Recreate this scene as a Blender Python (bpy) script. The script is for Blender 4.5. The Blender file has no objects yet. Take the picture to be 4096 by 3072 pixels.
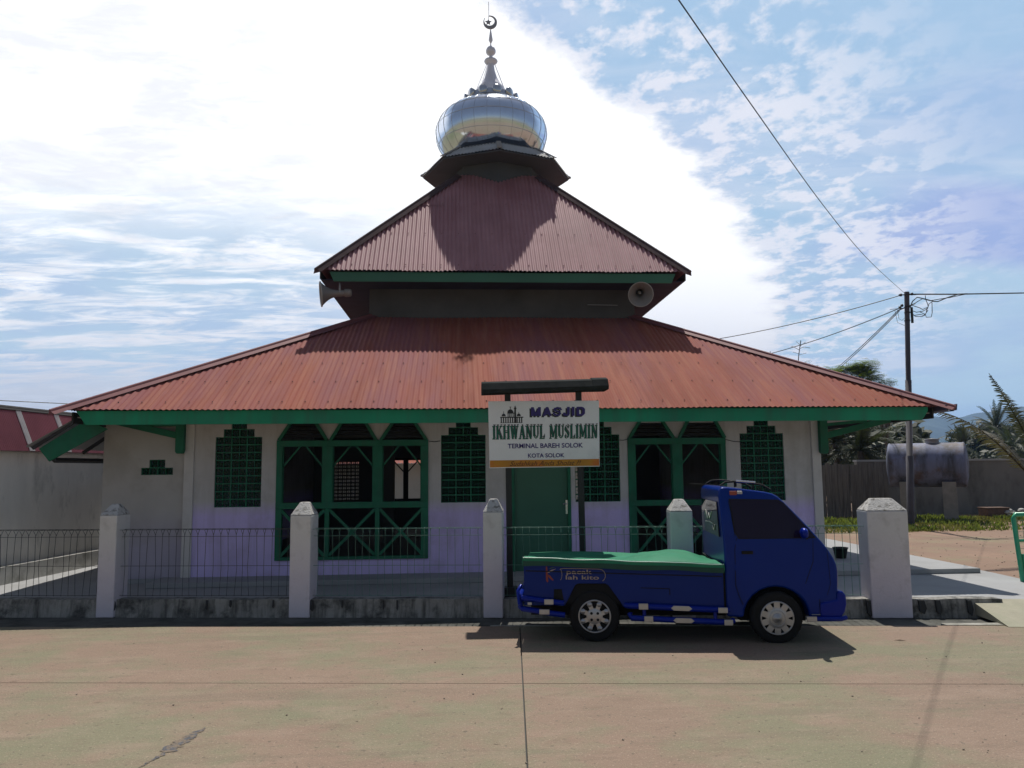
import bpy, math, random
from mathutils import Vector, Matrix
random.seed(7)
scene = bpy.context.scene
R = math.radians

# ------------------------------------------------------------------ camera
H = 1.88
PSI, TH, RO, FPX = .0652, .1048, -.0096, 3174.7
_F = Vector((math.sin(PSI)*math.cos(TH), math.cos(PSI)*math.cos(TH), math.sin(TH)))
_R0 = Vector((math.cos(PSI), -math.sin(PSI), 0)); _U0 = _R0.cross(_F)
_R = math.cos(RO)*_R0 + math.sin(RO)*_U0; _U = -math.sin(RO)*_R0 + math.cos(RO)*_U0
CAM = Vector((0, 0, H))
cd = bpy.data.cameras.new('camera'); cam = bpy.data.objects.new('camera', cd)
scene.collection.objects.link(cam); scene.camera = cam
cd.sensor_width = 36; cd.sensor_fit = 'HORIZONTAL'; cd.lens = 36*FPX/4096
cd.clip_start = .1; cd.clip_end = 9000
m = Matrix((( _R.x, _U.x, -_F.x, 0), (_R.y, _U.y, -_F.y, 0), (_R.z, _U.z, -_F.z, H), (0, 0, 0, 1)))
cam.matrix_world = m

# ------------------------------------------------------------------ sky and sun
SUN_EL, SUN_AZ = R(62), R(8.4)
w = bpy.data.worlds.new('World'); scene.world = w; w.use_nodes = True
nt = w.node_tree; nt.nodes.clear()
def N(t, **k):
    n = nt.nodes.new(t)
    for a, b in k.items():
        if a == 'op': n.operation = b
        elif a.startswith('i'): n.inputs[int(a[1:])].default_value = b
        else: setattr(n, a, b)
    return n
def L(a, b): nt.links.new(a, b)
def MA(op, a, b=None, c=None, clamp=False):
    n = nt.nodes.new('ShaderNodeMath'); n.operation = op; n.use_clamp = clamp
    for i, v in enumerate((a, b, c)):
        if v is None: continue
        if isinstance(v, (int, float)): n.inputs[i].default_value = v
        else: L(v, n.inputs[i])
    return n.outputs[0]
def SS(v, a, b):
    n = nt.nodes.new('ShaderNodeMapRange'); n.interpolation_type = 'SMOOTHSTEP'
    n.inputs[1].default_value = a; n.inputs[2].default_value = b; n.inputs[3].default_value = 0; n.inputs[4].default_value = 1
    L(v, n.inputs[0]); return n.outputs[0]
def MIX(f, a, b):
    n = nt.nodes.new('ShaderNodeMix'); n.data_type = 'RGBA'
    if isinstance(f, (int, float)): n.inputs[0].default_value = f
    else: L(f, n.inputs[0])
    for i, v in ((6, a), (7, b)):
        if isinstance(v, tuple): n.inputs[i].default_value = (*v, 1)
        else: L(v, n.inputs[i])
    return n.outputs[2]
sky = nt.nodes.new('ShaderNodeTexSky'); sky.sky_type = 'NISHITA'; sky.sun_disc = False
sky.sun_elevation = SUN_EL; sky.sun_rotation = SUN_AZ; sky.air_density = 1; sky.dust_density = .6
tc = nt.nodes.new('ShaderNodeTexCoord'); sx = nt.nodes.new('ShaderNodeSeparateXYZ'); L(tc.outputs['Generated'], sx.inputs[0])
zz = MA('ADD', MA('MAXIMUM', sx.outputs[2], 0.0), .12)
PX = MA('DIVIDE', sx.outputs[0], zz); PY = MA('DIVIDE', sx.outputs[1], zz)
cb = nt.nodes.new('ShaderNodeCombineXYZ'); L(PX, cb.inputs[0]); L(PY, cb.inputs[1])
def noise(scale, detail, rough, mapsc=(1, 1, 1), rot=0, off=(0, 0, 0), dist=0):
    mp = nt.nodes.new('ShaderNodeMapping'); L(cb.outputs[0], mp.inputs[0])
    mp.inputs['Scale'].default_value = mapsc; mp.inputs['Rotation'].default_value = (0, 0, rot); mp.inputs['Location'].default_value = off
    n = nt.nodes.new('ShaderNodeTexNoise'); L(mp.outputs[0], n.inputs['Vector'])
    n.inputs['Scale'].default_value = scale; n.inputs['Detail'].default_value = detail; n.inputs['Roughness'].default_value = rough
    n.inputs['Distortion'].default_value = dist
    return n.outputs['Fac']
n_big = noise(1.1, 4, .55, (1, 1, 1), 0, (3, 1, 0))
n_edge = noise(5.0, 7, .65)
n_puff = noise(13, 8, .60, (1.15, .95, 1), .5, (5, 2, 0), .1)
n_puf2 = noise(4.2, 5, .6, (1, 1, 1), 0, (2, 8, 0), .4)
n_streak = noise(2.6, 9, .62, (.8, 2.1, 1), -.35, (1, 7, 0), .9)
n_fine = noise(7.0, 9, .68, (.7, 1.8, 1), -.3, (9, 4, 0), .5)
# the bright sheet's right-hand border
edge = MA('MULTIPLY', MA('SUBTRACT', 1.0, MA('EXPONENT', MA('MULTIPLY', MA('SUBTRACT', PY, 1.25), -.58))), 2.0)
dist = MA('SUBTRACT', edge, PX)
sheet = SS(MA('ADD', dist, MA('MULTIPLY', MA('SUBTRACT', n_edge, .5), .34)), -.03, .05)
lav = None
front = MA('MULTIPLY', SS(sx.outputs[1], .0, .45), SS(sx.outputs[2], .78, .60))
# holes of thin cloud low on the left
leftm = MA('MULTIPLY', SS(MA('ADD', PY, MA('MULTIPLY', PX, -.1)), 1.9, 2.7), SS(MA('MULTIPLY', PX, -1.0), -.15, .75))
leftm = MA('MULTIPLY', leftm, MA('SUBTRACT', 1.0, SS(PY, 3.6, 4.5)))
thin = MA('MULTIPLY', leftm, SS(MA('ADD', MA('MULTIPLY', n_streak, .72), MA('MULTIPLY', n_fine, .36)), .64, .47))
thin2 = MA('MULTIPLY', SS(MA('ADD', MA('MULTIPLY', n_fine, .6), MA('MULTIPLY', n_big, .5)), .50, .40), .32)
cover = MA('MULTIPLY', sheet, MA('SUBTRACT', 1.0, MA('MULTIPLY', thin, .9)))
# broken puffs right of the border, streaks farther right
near_edge = MA('SUBTRACT', 1.0, SS(MA('MULTIPLY', dist, -1.0), .25, .95))
puffs = MA('MULTIPLY', SS(MA('ADD', n_puff, MA('MULTIPLY', MA('SUBTRACT', n_puf2, .5), .8)), .41, .62), MA('ADD', MA('MULTIPLY', near_edge, .80), .04))
high = MA('MULTIPLY', SS(n_streak, .42, .66), MA('MULTIPLY', SS(PY, 3.0, 1.9), .28))
low = MA('MULTIPLY', SS(n_big, .55, .68), MA('MULTIPLY', SS(PY, 3.0, 4.0), .6))
right = MA('MAXIMUM', MA('MAXIMUM', puffs, high), low)
right = MA('MULTIPLY', right, MA('SUBTRACT', 1.0, sheet))
alpha = MA('MULTIPLY', MA('ADD', cover, right, clamp=True), front)
bluef = MIX(SS(sx.outputs[2], .0, .45), (.52, .69, .82), (.40, .58, .79))
bluef = MIX(MA('MULTIPLY', SS(n_big, .40, .62), .35), bluef, (.35, .46, .76))
bluef = MIX(MA('MULTIPLY', MA('MULTIPLY', SS(PX, 1.0, 1.4), MA('MULTIPLY', SS(PY, 1.80, 1.95), SS(PY, 2.5, 2.3))), .8), bluef, (.35, .43, .77))
blueb = nt.nodes.new('ShaderNodeVectorMath'); blueb.operation = 'SCALE'; L(sky.outputs[0], blueb.inputs[0]); blueb.inputs['Scale'].default_value = SKYK = .072
backsky = MIX(.42, blueb.outputs[0], (.235, .235, .24))
base = MIX(front, backsky, bluef)
glow = SS(MA('ADD', dist, MA('MULTIPLY', MA('SUBTRACT', n_edge, .5), .34)), -.06, .12)
gl2 = MA('MULTIPLY', glow, SS(PY, 4.2, 2.0))
cl = MIX(gl2, (.80, .80, .86), (1.22, 1.22, 1.22))
cl = MIX(MA('MULTIPLY', MA('SUBTRACT', 1.0, sheet), .75), cl, (.93, .92, .99))
cl = MIX(MA('MULTIPLY', SS(PY, 3.4, 4.6), .6), cl, (.62, .63, .66))
cl = MIX(MA('MULTIPLY', thin2, SS(MA('SUBTRACT', MA('MULTIPLY', PX, -1.0), MA('MULTIPLY', SS(PY, 2.2, 1.2), .35)), -.25, .5)), cl, (.74, .78, .92))
cl = MIX(MA('MULTIPLY', MA('MULTIPLY', SS(MA('ADD', MA('MULTIPLY', n_puf2, .5), MA('MULTIPLY', n_fine, .5)), .44, .60), SS(PX, .0, -.5)), .55), cl, (.80, .81, .86))
final = MIX(alpha, base, cl)
bg = nt.nodes.new('ShaderNodeBackground'); L(final, bg.inputs[0]); bg.inputs[1].default_value = 1.0
wo = nt.nodes.new('ShaderNodeOutputWorld'); L(bg.outputs[0], wo.inputs[0])
sd = bpy.data.lights.new('sun', 'SUN'); sd.energy = 4.6; sd.angle = R(.6); sd.color = (1, .95, .87)
so = bpy.data.objects.new('sun', sd); scene.collection.objects.link(so)
sv = Vector((math.sin(SUN_AZ)*math.cos(SUN_EL), math.cos(SUN_AZ)*math.cos(SUN_EL), math.sin(SUN_EL)))
so.rotation_euler = sv.to_track_quat('Z', 'Y').to_euler(); so.location = (0, 0, 30)
vs = scene.view_settings; vs.view_transform = 'Standard'; vs.look = 'None'; vs.gamma = 1; vs.exposure = 0
scene.render.resolution_x = 1024; scene.render.resolution_y = 768
scene.cycles.max_bounces = 8; scene.cycles.use_denoising = True

# ------------------------------------------------------------------ helpers
def ray(px, py): return _F + _R*((px-2048)/FPX) + _U*((1536-py)/FPX)
def at(px, py, Y, s=0.0):          # point seen at a photo pixel on the upright plane Y + s*X
    r = ray(px, py); return CAM + r*(Y/(r.y - s*r.x))
def atz(px, py, z):
    r = ray(px, py); return CAM + r*((z-H)/r.z)
def link(o): scene.collection.objects.link(o); return o
def tag(o, label=None, cat=None, group=None, kind=None):
    if label: o['label'] = label
    if cat: o['category'] = cat
    if group: o['group'] = group
    if kind: o['kind'] = kind
    return o
def thing(name, loc, label, cat, group=None, rz=0):
    o = link(bpy.data.objects.new(name, None)); o.location = loc; o.rotation_euler = (0, 0, rz); o.empty_display_size = .2
    return tag(o, label, cat, group)
class MB:
    def __init__(s): s.v = []; s.f = []; s.m = []; s.sm = []
    def add(s, vs, fs, mi=0, smooth=False):
        b = len(s.v); s.v += [tuple(v) for v in vs]
        for f in fs: s.f.append([b+i for i in f]); s.m.append(mi); s.sm.append(smooth)
    def box(s, x0, x1, y0, y1, z0, z1, mi=0):
        s.add([(x, y, z) for z in (z0, z1) for y in (y0, y1) for x in (x0, x1)],
              [(0, 2, 3, 1), (4, 5, 7, 6), (0, 1, 5, 4), (2, 6, 7, 3), (0, 4, 6, 2), (1, 3, 7, 5)], mi)
    def poly(s, pts, mi=0): s.add(pts, [list(range(len(pts)))], mi)
    def prism(s, pts, ext, mi=0):                # closed prism: polygon pts pushed along ext
        e = Vector(ext); n = len(pts); p = [Vector(q) for q in pts]
        s.add(p + [q+e for q in p], [list(range(n))[::-1], list(range(n, 2*n))] + [(i, (i+1) % n, n+(i+1) % n, n+i) for i in range(n)], mi)
    def bar(s, a, b, w_, d_, mi=0, up=(0, 1, 0)):   # beam of section w x d, d measured along up
        a = Vector(a); b = Vector(b); t = (b-a).normalized(); u = Vector(up); u = (u - t*u.dot(t))
        u = u.normalized() if u.length > 1e-5 else t.orthogonal().normalized()
        v = t.cross(u); u = u*d_/2; v = v*w_/2
        s.add([a-u-v, a-u+v, a+u+v, a+u-v, b-u-v, b-u+v, b+u+v, b+u-v],
              [(0, 1, 2, 3), (7, 6, 5, 4), (0, 4, 5, 1), (1, 5, 6, 2), (2, 6, 7, 3), (3, 7, 4, 0)], mi)
    def tube(s, pts, r, n=8, mi=0, caps=True):
        pts = [Vector(p) for p in pts]; rs = r if isinstance(r, (list, tuple)) else [r]*len(pts)
        vs = []; fs = []; pu = None
        for i, p in enumerate(pts):
            t = (pts[min(i+1, len(pts)-1)] - pts[max(i-1, 0)]).normalized()
            u = (pu - t*pu.dot(t)) if pu else t.orthogonal(); u.normalize(); pu = u; v = t.cross(u)
            vs += [p + (u*math.cos(2*math.pi*k/n) + v*math.sin(2*math.pi*k/n))*rs[i] for k in range(n)]
        for i in range(len(pts)-1):
            for k in range(n): fs.append((i*n+k, i*n+(k+1) % n, (i+1)*n+(k+1) % n, (i+1)*n+k))
        s.add(vs, fs, mi, True)
        if caps:
            s.add([vs[k] for k in range(n)][::-1], [list(range(n))], mi); s.add([vs[-n+k] for k in range(n)], [list(range(n))], mi)
    def lathe(s, prof, c=(0, 0, 0), axis=(0, 0, 1), n=24, mi=0, smooth=True, ph=0):
        ax = Vector(axis).normalized(); u = ax.orthogonal().normalized()
        if abs(ax.z) > .99: u = Vector((1, 0, 0))
        v = ax.cross(u); c = Vector(c); vs = []; fs = []
        for r_, h in prof:
            vs += [c + ax*h + (u*math.cos(ph+2*math.pi*k/n) + v*math.sin(ph+2*math.pi*k/n))*r_ for k in range(n)]
        for i in range(len(prof)-1):
            for k in range(n): fs.append((i*n+k, i*n+(k+1) % n, (i+1)*n+(k+1) % n, (i+1)*n+k))
        s.add(vs, fs, mi, smooth)
    def build(s, name, mats, parent=None, bevel=0, loc=None, seg=2, weld=False):
        me = bpy.data.meshes.new(name); me.from_pydata(s.v, [], s.f)
        mats = mats if isinstance(mats, (list, tuple)) else [mats]
        for q in mats: me.materials.append(q)
        me.polygons.foreach_set('material_index', s.m); me.polygons.foreach_set('use_smooth', s.sm); me.update()
        o = link(bpy.data.objects.new(name, me))
        if parent: o.parent = parent
        if loc: o.location = loc
        if bevel:
            if weld:
                wd = o.modifiers.new('w', 'WELD'); wd.merge_threshold = .0005
            b = o.modifiers.new('b', 'BEVEL'); b.width = bevel; b.segments = seg; b.limit_method = 'ANGLE'; b.angle_limit = R(35)
        return o
def children(o): return [c for c in bpy.data.objects if c.parent == o]
def copy_tree(o, parent=None):
    c = link(o.copy()); c.parent = parent
    for ch in children(o): copy_tree(ch, c)
    return c

# ------------------------------------------------------------------ materials
def mat(name, col, rough=.7, metal=0, var=.12, vscale=3, col2=None, c2amt=.5, c2scale=1.2, c2lo=.5, c2hi=.65, bump=0, bscale=40, spec=.5, coat=0,
        stretch=(1, 1, 1), ramp=None, trans=0, alpha=1):
    M = bpy.data.materials.new(name); M.use_nodes = True; t = M.node_tree; b = t.nodes['Principled BSDF']
    b.inputs['Roughness'].default_value = rough; b.inputs['Metallic'].default_value = metal
    b.inputs['Specular IOR Level'].default_value = spec; b.inputs['Coat Weight'].default_value = coat; b.inputs['Coat Roughness'].default_value = .08
    tcn = t.nodes.new('ShaderNodeTexCoord'); mp = t.nodes.new('ShaderNodeMapping'); mp.inputs['Scale'].default_value = stretch
    t.links.new(tcn.outputs['Object'], mp.inputs[0])
    def nz(scale, det=6, ro=.6):
        n = t.nodes.new('ShaderNodeTexNoise'); n.inputs['Scale'].default_value = scale; n.inputs['Detail'].default_value = det; n.inputs['Roughness'].default_value = ro
        t.links.new(mp.outputs[0], n.inputs['Vector']); return n.outputs['Fac']
    def rmp(f, lo, hi, a, c):
        n = t.nodes.new('ShaderNodeMapRange'); n.inputs[1].default_value = lo; n.inputs[2].default_value = hi; n.inputs[3].default_value = a; n.inputs[4].default_value = c
        t.links.new(f, n.inputs[0]); return n.outputs[0]
    n1 = rmp(nz(vscale), .3, .7, 1-var, 1+var)
    vm = t.nodes.new('ShaderNodeVectorMath'); vm.operation = 'SCALE'; vm.inputs[0].default_value = col; t.links.new(n1, vm.inputs['Scale'])
    out = vm.outputs[0]
    if col2:
        mx = t.nodes.new('ShaderNodeMix'); mx.data_type = 'RGBA'; t.links.new(rmp(nz(c2scale, 8, .65), c2lo, c2hi, 0, c2amt), mx.inputs[0])
        t.links.new(out, mx.inputs[6]); mx.inputs[7].default_value = (*col2, 1); out = mx.outputs[2]
    if ramp:                                          # long weather streaks: (stretch, scale, colour, amount)
        mp2 = t.nodes.new('ShaderNodeMapping'); mp2.inputs['Scale'].default_value = ramp[0]; t.links.new(tcn.outputs['Object'], mp2.inputs[0])
        n = t.nodes.new('ShaderNodeTexNoise'); n.inputs['Scale'].default_value = ramp[1]; n.inputs['Detail'].default_value = 5; n.inputs['Roughness'].default_value = .65; t.links.new(mp2.outputs[0], n.inputs['Vector'])
        mx = t.nodes.new('ShaderNodeMix'); mx.data_type = 'RGBA'; t.links.new(rmp(n.outputs['Fac'], .46, .68, 0, ramp[3]), mx.inputs[0]); t.links.new(out, mx.inputs[6]); mx.inputs[7].default_value = (*ramp[2], 1); out = mx.outputs[2]
    t.links.new(out, b.inputs['Base Color'])
    if bump:
        bp_ = t.nodes.new('ShaderNodeBump'); bp_.inputs['Strength'].default_value = bump; bp_.inputs['Distance'].default_value = .02
        t.links.new(nz(bscale, 6, .6), bp_.inputs['Height']); t.links.new(bp_.outputs[0], b.inputs['Normal'])
    M['_o'] = 1
    return M
def nodes(M): return M.node_tree, M.node_tree.nodes['Principled BSDF']
m_wall = mat('whitewash', (.56, .55, .55), .8, var=.06, vscale=1.2, col2=(.34, .33, .30), c2amt=.6, c2scale=1.6, c2lo=.52, c2hi=.72, bump=.15, bscale=30, ramp=((5, 5, .5), 1.4, (.33, .32, .29), .35))
def low_tint(M, low, z, soft=.12):       # multiplies a lilac tint into the colour below height z
    t, b = nodes(M); src = b.inputs['Base Color'].links[0].from_socket
    tcn = t.nodes.new('ShaderNodeTexCoord'); sp = t.nodes.new('ShaderNodeSeparateXYZ'); t.links.new(tcn.outputs['Object'], sp.inputs[0])
    mr = t.nodes.new('ShaderNodeMapRange'); mr.inputs[1].default_value = z+soft; mr.inputs[2].default_value = z-soft; t.links.new(sp.outputs[2], mr.inputs[0])
    mx = t.nodes.new('ShaderNodeMix'); mx.data_type = 'RGBA'; mx.blend_type = 'MULTIPLY'; t.links.new(mr.outputs[0], mx.inputs[0])
    t.links.new(src, mx.inputs[6]); mx.inputs[7].default_value = (*low, 1); t.links.new(mx.outputs[2], b.inputs['Base Color'])
low_tint(m_wall, (1.12, .98, 1.62), 1.28)
def leafmat(*ar, tr=.45, **k):
    M = mat(*ar, **k); t, b = nodes(M); tl_n = t.nodes.new('ShaderNodeBsdfTranslucent'); src = b.inputs['Base Color'].links[0].from_socket
    vm = t.nodes.new('ShaderNodeVectorMath'); vm.operation = 'MULTIPLY'; vm.inputs[1].default_value = (1.5, 1.6, .8); t.links.new(src, vm.inputs[0]); t.links.new(vm.outputs[0], tl_n.inputs[0])
    ms = t.nodes.new('ShaderNodeMixShader'); ms.inputs[0].default_value = tr; t.links.new(b.outputs[0], ms.inputs[1]); t.links.new(tl_n.outputs[0], ms.inputs[2])
    t.links.new(ms.outputs[0], t.nodes['Material Output'].inputs[0]); return M
m_wall2 = mat('whitewash_light', (.62, .61, .60), .8, var=.05, vscale=2, col2=(.4, .39, .37), c2amt=.4, c2scale=2, bump=.1)
m_annex = mat('whitewash_grey', (.48, .47, .45), .85, var=.08, vscale=1.5, col2=(.36, .34, .31), c2amt=.6, c2scale=1.4, bump=.15)
low_tint(m_annex, (.90, .86, 1.10), 1.0, .3)
m_oldwall = mat('stained_plaster', (.78, .76, .70), .9, var=.10, vscale=2, col2=(.2, .2, .17), c2amt=.6, c2scale=2.2, c2lo=.55, c2hi=.72, stretch=(1, 1, .45), bump=.3)
m_green = mat('green_paint', (.020, .15, .085), .6, var=.18, vscale=3.5, ramp=((4, 4, 1), 3, (.045, .11, .08), .5), spec=.2)
m_greenl = mat('green_fascia_paint', (.018, .27, .145), .7, var=.18, vscale=1.1, ramp=((3, 3, .3), 2, (.05, .15, .10), .5), col2=(.04, .17, .12), c2amt=.6, c2scale=.8, spec=.3)
m_roof = mat('red_roof_sheet', (.285, .088, .060), .75, ramp=((9, .5, .5), 1.0, (.39, .165, .105), .5), var=.16, vscale=.9, col2=(.25, .098, .108), c2amt=.8, c2scale=.35, c2lo=.42, c2hi=.60, spec=.08, stretch=(2.2, .5, .5))
m_roof2 = mat('faded_maroon_sheet', (.355, .178, .195), .6, ramp=((9, .6, .4), 1.0, (.24, .10, .11), .5), var=.10, vscale=1.5, col2=(.29, .125, .14), c2amt=.6, c2scale=.8, spec=.3)
m_cap = mat('ridge_sheet', (.19, .075, .08), .65, var=.15, vscale=3, spec=.2)
m_dark = mat('dark_timber', (.035, .035, .034), .8, var=.3, vscale=4)
m_capgrey = mat('zinc_grey_sheet', (.30, .30, .31), .6, var=.15, vscale=3)
m_steel = mat('polished_steel', (.70, .76, .86), .13, metal=1, var=.04, vscale=5)
m_steelb = mat('brushed_steel', (.55, .55, .57), .22, metal=1, var=.08, vscale=8)
m_conc = mat('old_concrete', (.30, .29, .265), .9, var=.22, vscale=4, col2=(.05, .05, .045), c2amt=.9, c2scale=3.2, c2lo=.48, c2hi=.62, ramp=((6, 6, .4), 2, (.03, .03, .025), .8), bump=.5, bscale=25)
m_post = mat('painted_concrete', (.68, .67, .65), .85, var=.06, vscale=3, col2=(.34, .33, .30), c2amt=.6, c2scale=3, c2lo=.52, c2hi=.7, bump=.3, bscale=30)
low_tint(m_post, (.98, .93, 1.06), .75, .3)
m_postcap = mat('weathered_cap', (.50, .49, .47), .9, var=.12, vscale=9, col2=(.17, .16, .14), c2amt=.9, c2scale=14, c2lo=.50, c2hi=.60, bump=.6, bscale=50)
m_terr = mat('terrace_concrete', (.31, .315, .32), .85, var=.07, vscale=2, col2=(.25, .25, .25), c2amt=.6, c2scale=.8, bump=.1)
m_wire = mat('rusty_wire', (.05, .055, .05), .6, var=.4, vscale=12)
m_wireg = mat('green_wire', (.10, .22, .17), .5, var=.3, vscale=12)
m_black = mat('black_paint', (.012, .014, .013), .5, var=.2, vscale=5)
m_white = mat('white_board', (.82, .82, .82), .5, var=.03, vscale=2, col2=(.5, .5, .52), c2amt=.4, c2scale=2)
m_orange = mat('orange_band', (.52, .22, .01), .5, var=.12, vscale=4, col2=(.6, .11, .01), c2amt=.7, c2scale=3)
m_ink = mat('dark_ink', (.02, .02, .022), .6)
m_blueink = mat('violet_ink', (.035, .02, .16), .6)
m_greenink = mat('green_ink', (.005, .13, .075), .6)
m_brownink = mat('brown_ink', (.07, .02, .002), .6)
m_greyink = mat('grey_ink', (.10, .10, .10), .6)
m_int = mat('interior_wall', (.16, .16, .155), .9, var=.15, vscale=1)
m_grass = leafmat('grass_blades', (.12, .12, .045), .8, var=.5, vscale=3, col2=(.18, .18, .07), c2amt=.7, c2scale=2)
# ------------------------------------------------------------------ ground and setting
FS = -.12                                            # the street and fence run at this slope to the mosque front
def Fy(x, y0=10.52): return y0 + FS*x                # fence line
def Ky(x): return 9.74 - .106*x                      # road edge
def sheet(name, pts, z, mt, thick=None, kind='structure'):
    b = MB()
    if thick: b.prism([(x, y, z) for x, y in pts][::-1], (0, 0, -thick))
    else: b.poly([(x, y, z) for x, y in pts])
    return tag(b.build(name, mt), kind=kind)
m_dirt = mat('reddish_dirt', (.225, .145, .10), .95, var=.15, vscale=.6, col2=(.21, .19, .11), c2amt=.8, c2scale=.5, bump=.5, bscale=8)
m_ground = mat('ground_soil', (.20, .18, .11), .95, var=.2, vscale=.05, col2=(.08, .11, .04), c2amt=.8, c2scale=.02)
m_road = mat('road_concrete', (.232, .160, .115), .88, var=.07, vscale=.5, col2=(.178, .178, .105), c2amt=.85, c2scale=.6, c2lo=.45, c2hi=.58, bump=.5, bscale=45)
def roadmix(M):
    t, b = nodes(M); src = b.inputs['Base Color'].links[0].from_socket
    tcn = t.nodes.new('ShaderNodeTexCoord')
    def layer(src, col, scale, lo, hi, amt, st=(1, 1, 1), det=8, ro=.7):
        mp = t.nodes.new('ShaderNodeMapping'); mp.inputs['Scale'].default_value = st; t.links.new(tcn.outputs['Object'], mp.inputs[0])
        n = t.nodes.new('ShaderNodeTexNoise'); n.inputs['Scale'].default_value = scale; n.inputs['Detail'].default_value = det; n.inputs['Roughness'].default_value = ro
        t.links.new(mp.outputs[0], n.inputs['Vector'])
        mr = t.nodes.new('ShaderNodeMapRange'); mr.inputs[1].default_value = lo; mr.inputs[2].default_value = hi; mr.inputs[4].default_value = amt; t.links.new(n.outputs['Fac'], mr.inputs[0])
        mx = t.nodes.new('ShaderNodeMix'); mx.data_type = 'RGBA'; t.links.new(mr.outputs[0], mx.inputs[0]); t.links.new(src, mx.inputs[6]); mx.inputs[7].default_value = (*col, 1)
        return mx.outputs[2]
    src = layer(src, (.30, .22, .165), 1.3, .50, .68, .55, (1, 2.2, 1))
    src = layer(src, (.15, .108, .074), 3.1, .54, .70, .6, (.8, 1.6, 1))
    src = layer(src, (.15, .16, .092), 1.9, .54, .66, .5, (.5, 1.5, 1))
    src = layer(src, (.165, .13, .09), .7, .55, .62, .45, (.25, 3.2, 1))
    src = layer(src, (.10, .076, .055), 110, .52, .66, .5, det=2)
    src = layer(src, (.38, .29, .21), 240, .55, .68, .4, det=2)
    src = layer(src, (.10, .085, .06), 22, .63, .70, .75, det=3, ro=.5)
    src = layer(src, (.45, .36, .27), 60, .60, .72, .5, det=2, ro=.5)
    t.links.new(src, b.inputs['Base Color'])
roadmix(m_road)
m_gut = mat('dark_gutter_concrete', (.085, .085, .075), .9, var=.25, vscale=3, col2=(.025, .028, .02), c2amt=.85, c2scale=2.2, c2lo=.48, c2hi=.62, bump=.4)  # dark concrete with darker blotches at random
sheet('ground', [(-2100, -300), (2100, -300), (2100, 2900), (-2100, 2900)], -.10, m_ground)
sheet('yard', [(8.0, 9.0), (60, 2), (60, 60), (5.8, 60), (5.8, 20)], -.012, m_dirt)
# road slabs, cast with open joints
def joint(x): return atz(2080, 2560, 0).x + (atz(2105, 3060, 0).x - atz(2080, 2560, 0).x)*(1)*0
JX0 = atz(2082, 2580, 0); JX1 = atz(2107, 3060, 0); JH = atz(1400, 2733, 0)
def jx(y, d=0): return JX0.x + (JX1.x-JX0.x)*(y-JX0.y)/(JX1.y-JX0.y) + d
def jy(x): return JH.y - .106*(x-JH.x)
G = .006
def slab(x0, x1, y0f, y1f, name='road'):
    n = 1; b = MB()
    pts = [(x0(y0f(0)), y0f(x0(y0f(0)))), (x1(y0f(0)), y0f(x1(y0f(0)))), (x1(y1f(0)), y1f(x1(y1f(0)))), (x0(y1f(0)), y1f(x0(y1f(0))))]
    b.prism([(x, y, 0) for x, y in pts], (0, 0, -.09)); return tag(b.build(name, m_road), kind='structure')
L0 = lambda y: -40.0
R0_ = lambda y: 40.0
slab(L0, lambda y: jx(y, -G), lambda x: jy(x)+G, Ky); slab(lambda y: jx(y, G), R0_, lambda x: jy(x)+G, Ky)
slab(L0, lambda y: jx(y, -G), lambda x: -25, lambda x: jy(x)-G); slab(lambda y: jx(y, G), R0_, lambda x: -25, lambda x: jy(x)-G)
sheet('road_joint_filler', [(-40, -25), (40, -25), (40, 5.2), (-40, 13.8)], -.03, m_dark)
sheet('gutter', [(-14, Ky(-14)+.01), (9.2, Ky(9.2)+.01), (9.2, Fy(9.2)), (-14, Fy(-14))], -.035, m_gut)
# raised kerb lip between road and gutter, lit strip at the right
m_lip = mat('kerb_lip_concrete', (.33, .32, .28), .9, var=.2, vscale=4, col2=(.12, .12, .09), c2amt=.8, c2scale=2.5, bump=.4)
b = MB()
for x0, x1 in ((.35, 3.9), (5.65, 6.55)):
    b.prism([(x0, Ky(x0)+.012, .006), (x1, Ky(x1)+.012, .006), (x1, Ky(x1)+(.16 if x0 > 5 else .05), .004), (x0, Ky(x0)+(.13 if x0 > 5 else .05), .004)], (0, 0, -.04))
tag(b.build('kerb', m_lip), kind='structure')
# terrace, two levels
b = MB(); ty = lambda x: Fy(x, 10.62)
b.prism([(-9.5, ty(-9.5), .17), (7.6, ty(7.6), .17), (8.25, 11.2, .17), (8.32, 12.13, .17), (8.4, 24, .17), (-9.5, 24, .17)], (0, 0, -.2))
tag(b.build('terrace', m_terr), kind='structure')
b = MB(); b.box(-4.6, 8.1, 12.14, 18.5, .171, .245); 
tag(b.build('terrace_step', m_terr, bevel=.008), kind='structure')
# ramp at the right
b = MB()
A, B_, C_, D_ = Vector((6.40, 9.86, .175)), Vector((9.6, 9.45, .175)), Vector((9.5, 8.45, .004)), Vector((6.28, 8.98, .004))
b.add([A, B_, C_, D_, A-Vector((0, 0, .17)), B_-Vector((0, 0, .17))], [(0, 3, 2, 1), (0, 4, 3), (1, 2, 5), (0, 1, 5, 4), (4, 5, 2, 3)])
m_ramp = mat('ramp_concrete', (.34, .32, .24), .9, var=.12, vscale=3, col2=(.28, .29, .2), c2amt=.7, c2scale=2.5, bump=.3)
tag(b.build('ramp', m_ramp), kind='structure')

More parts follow.
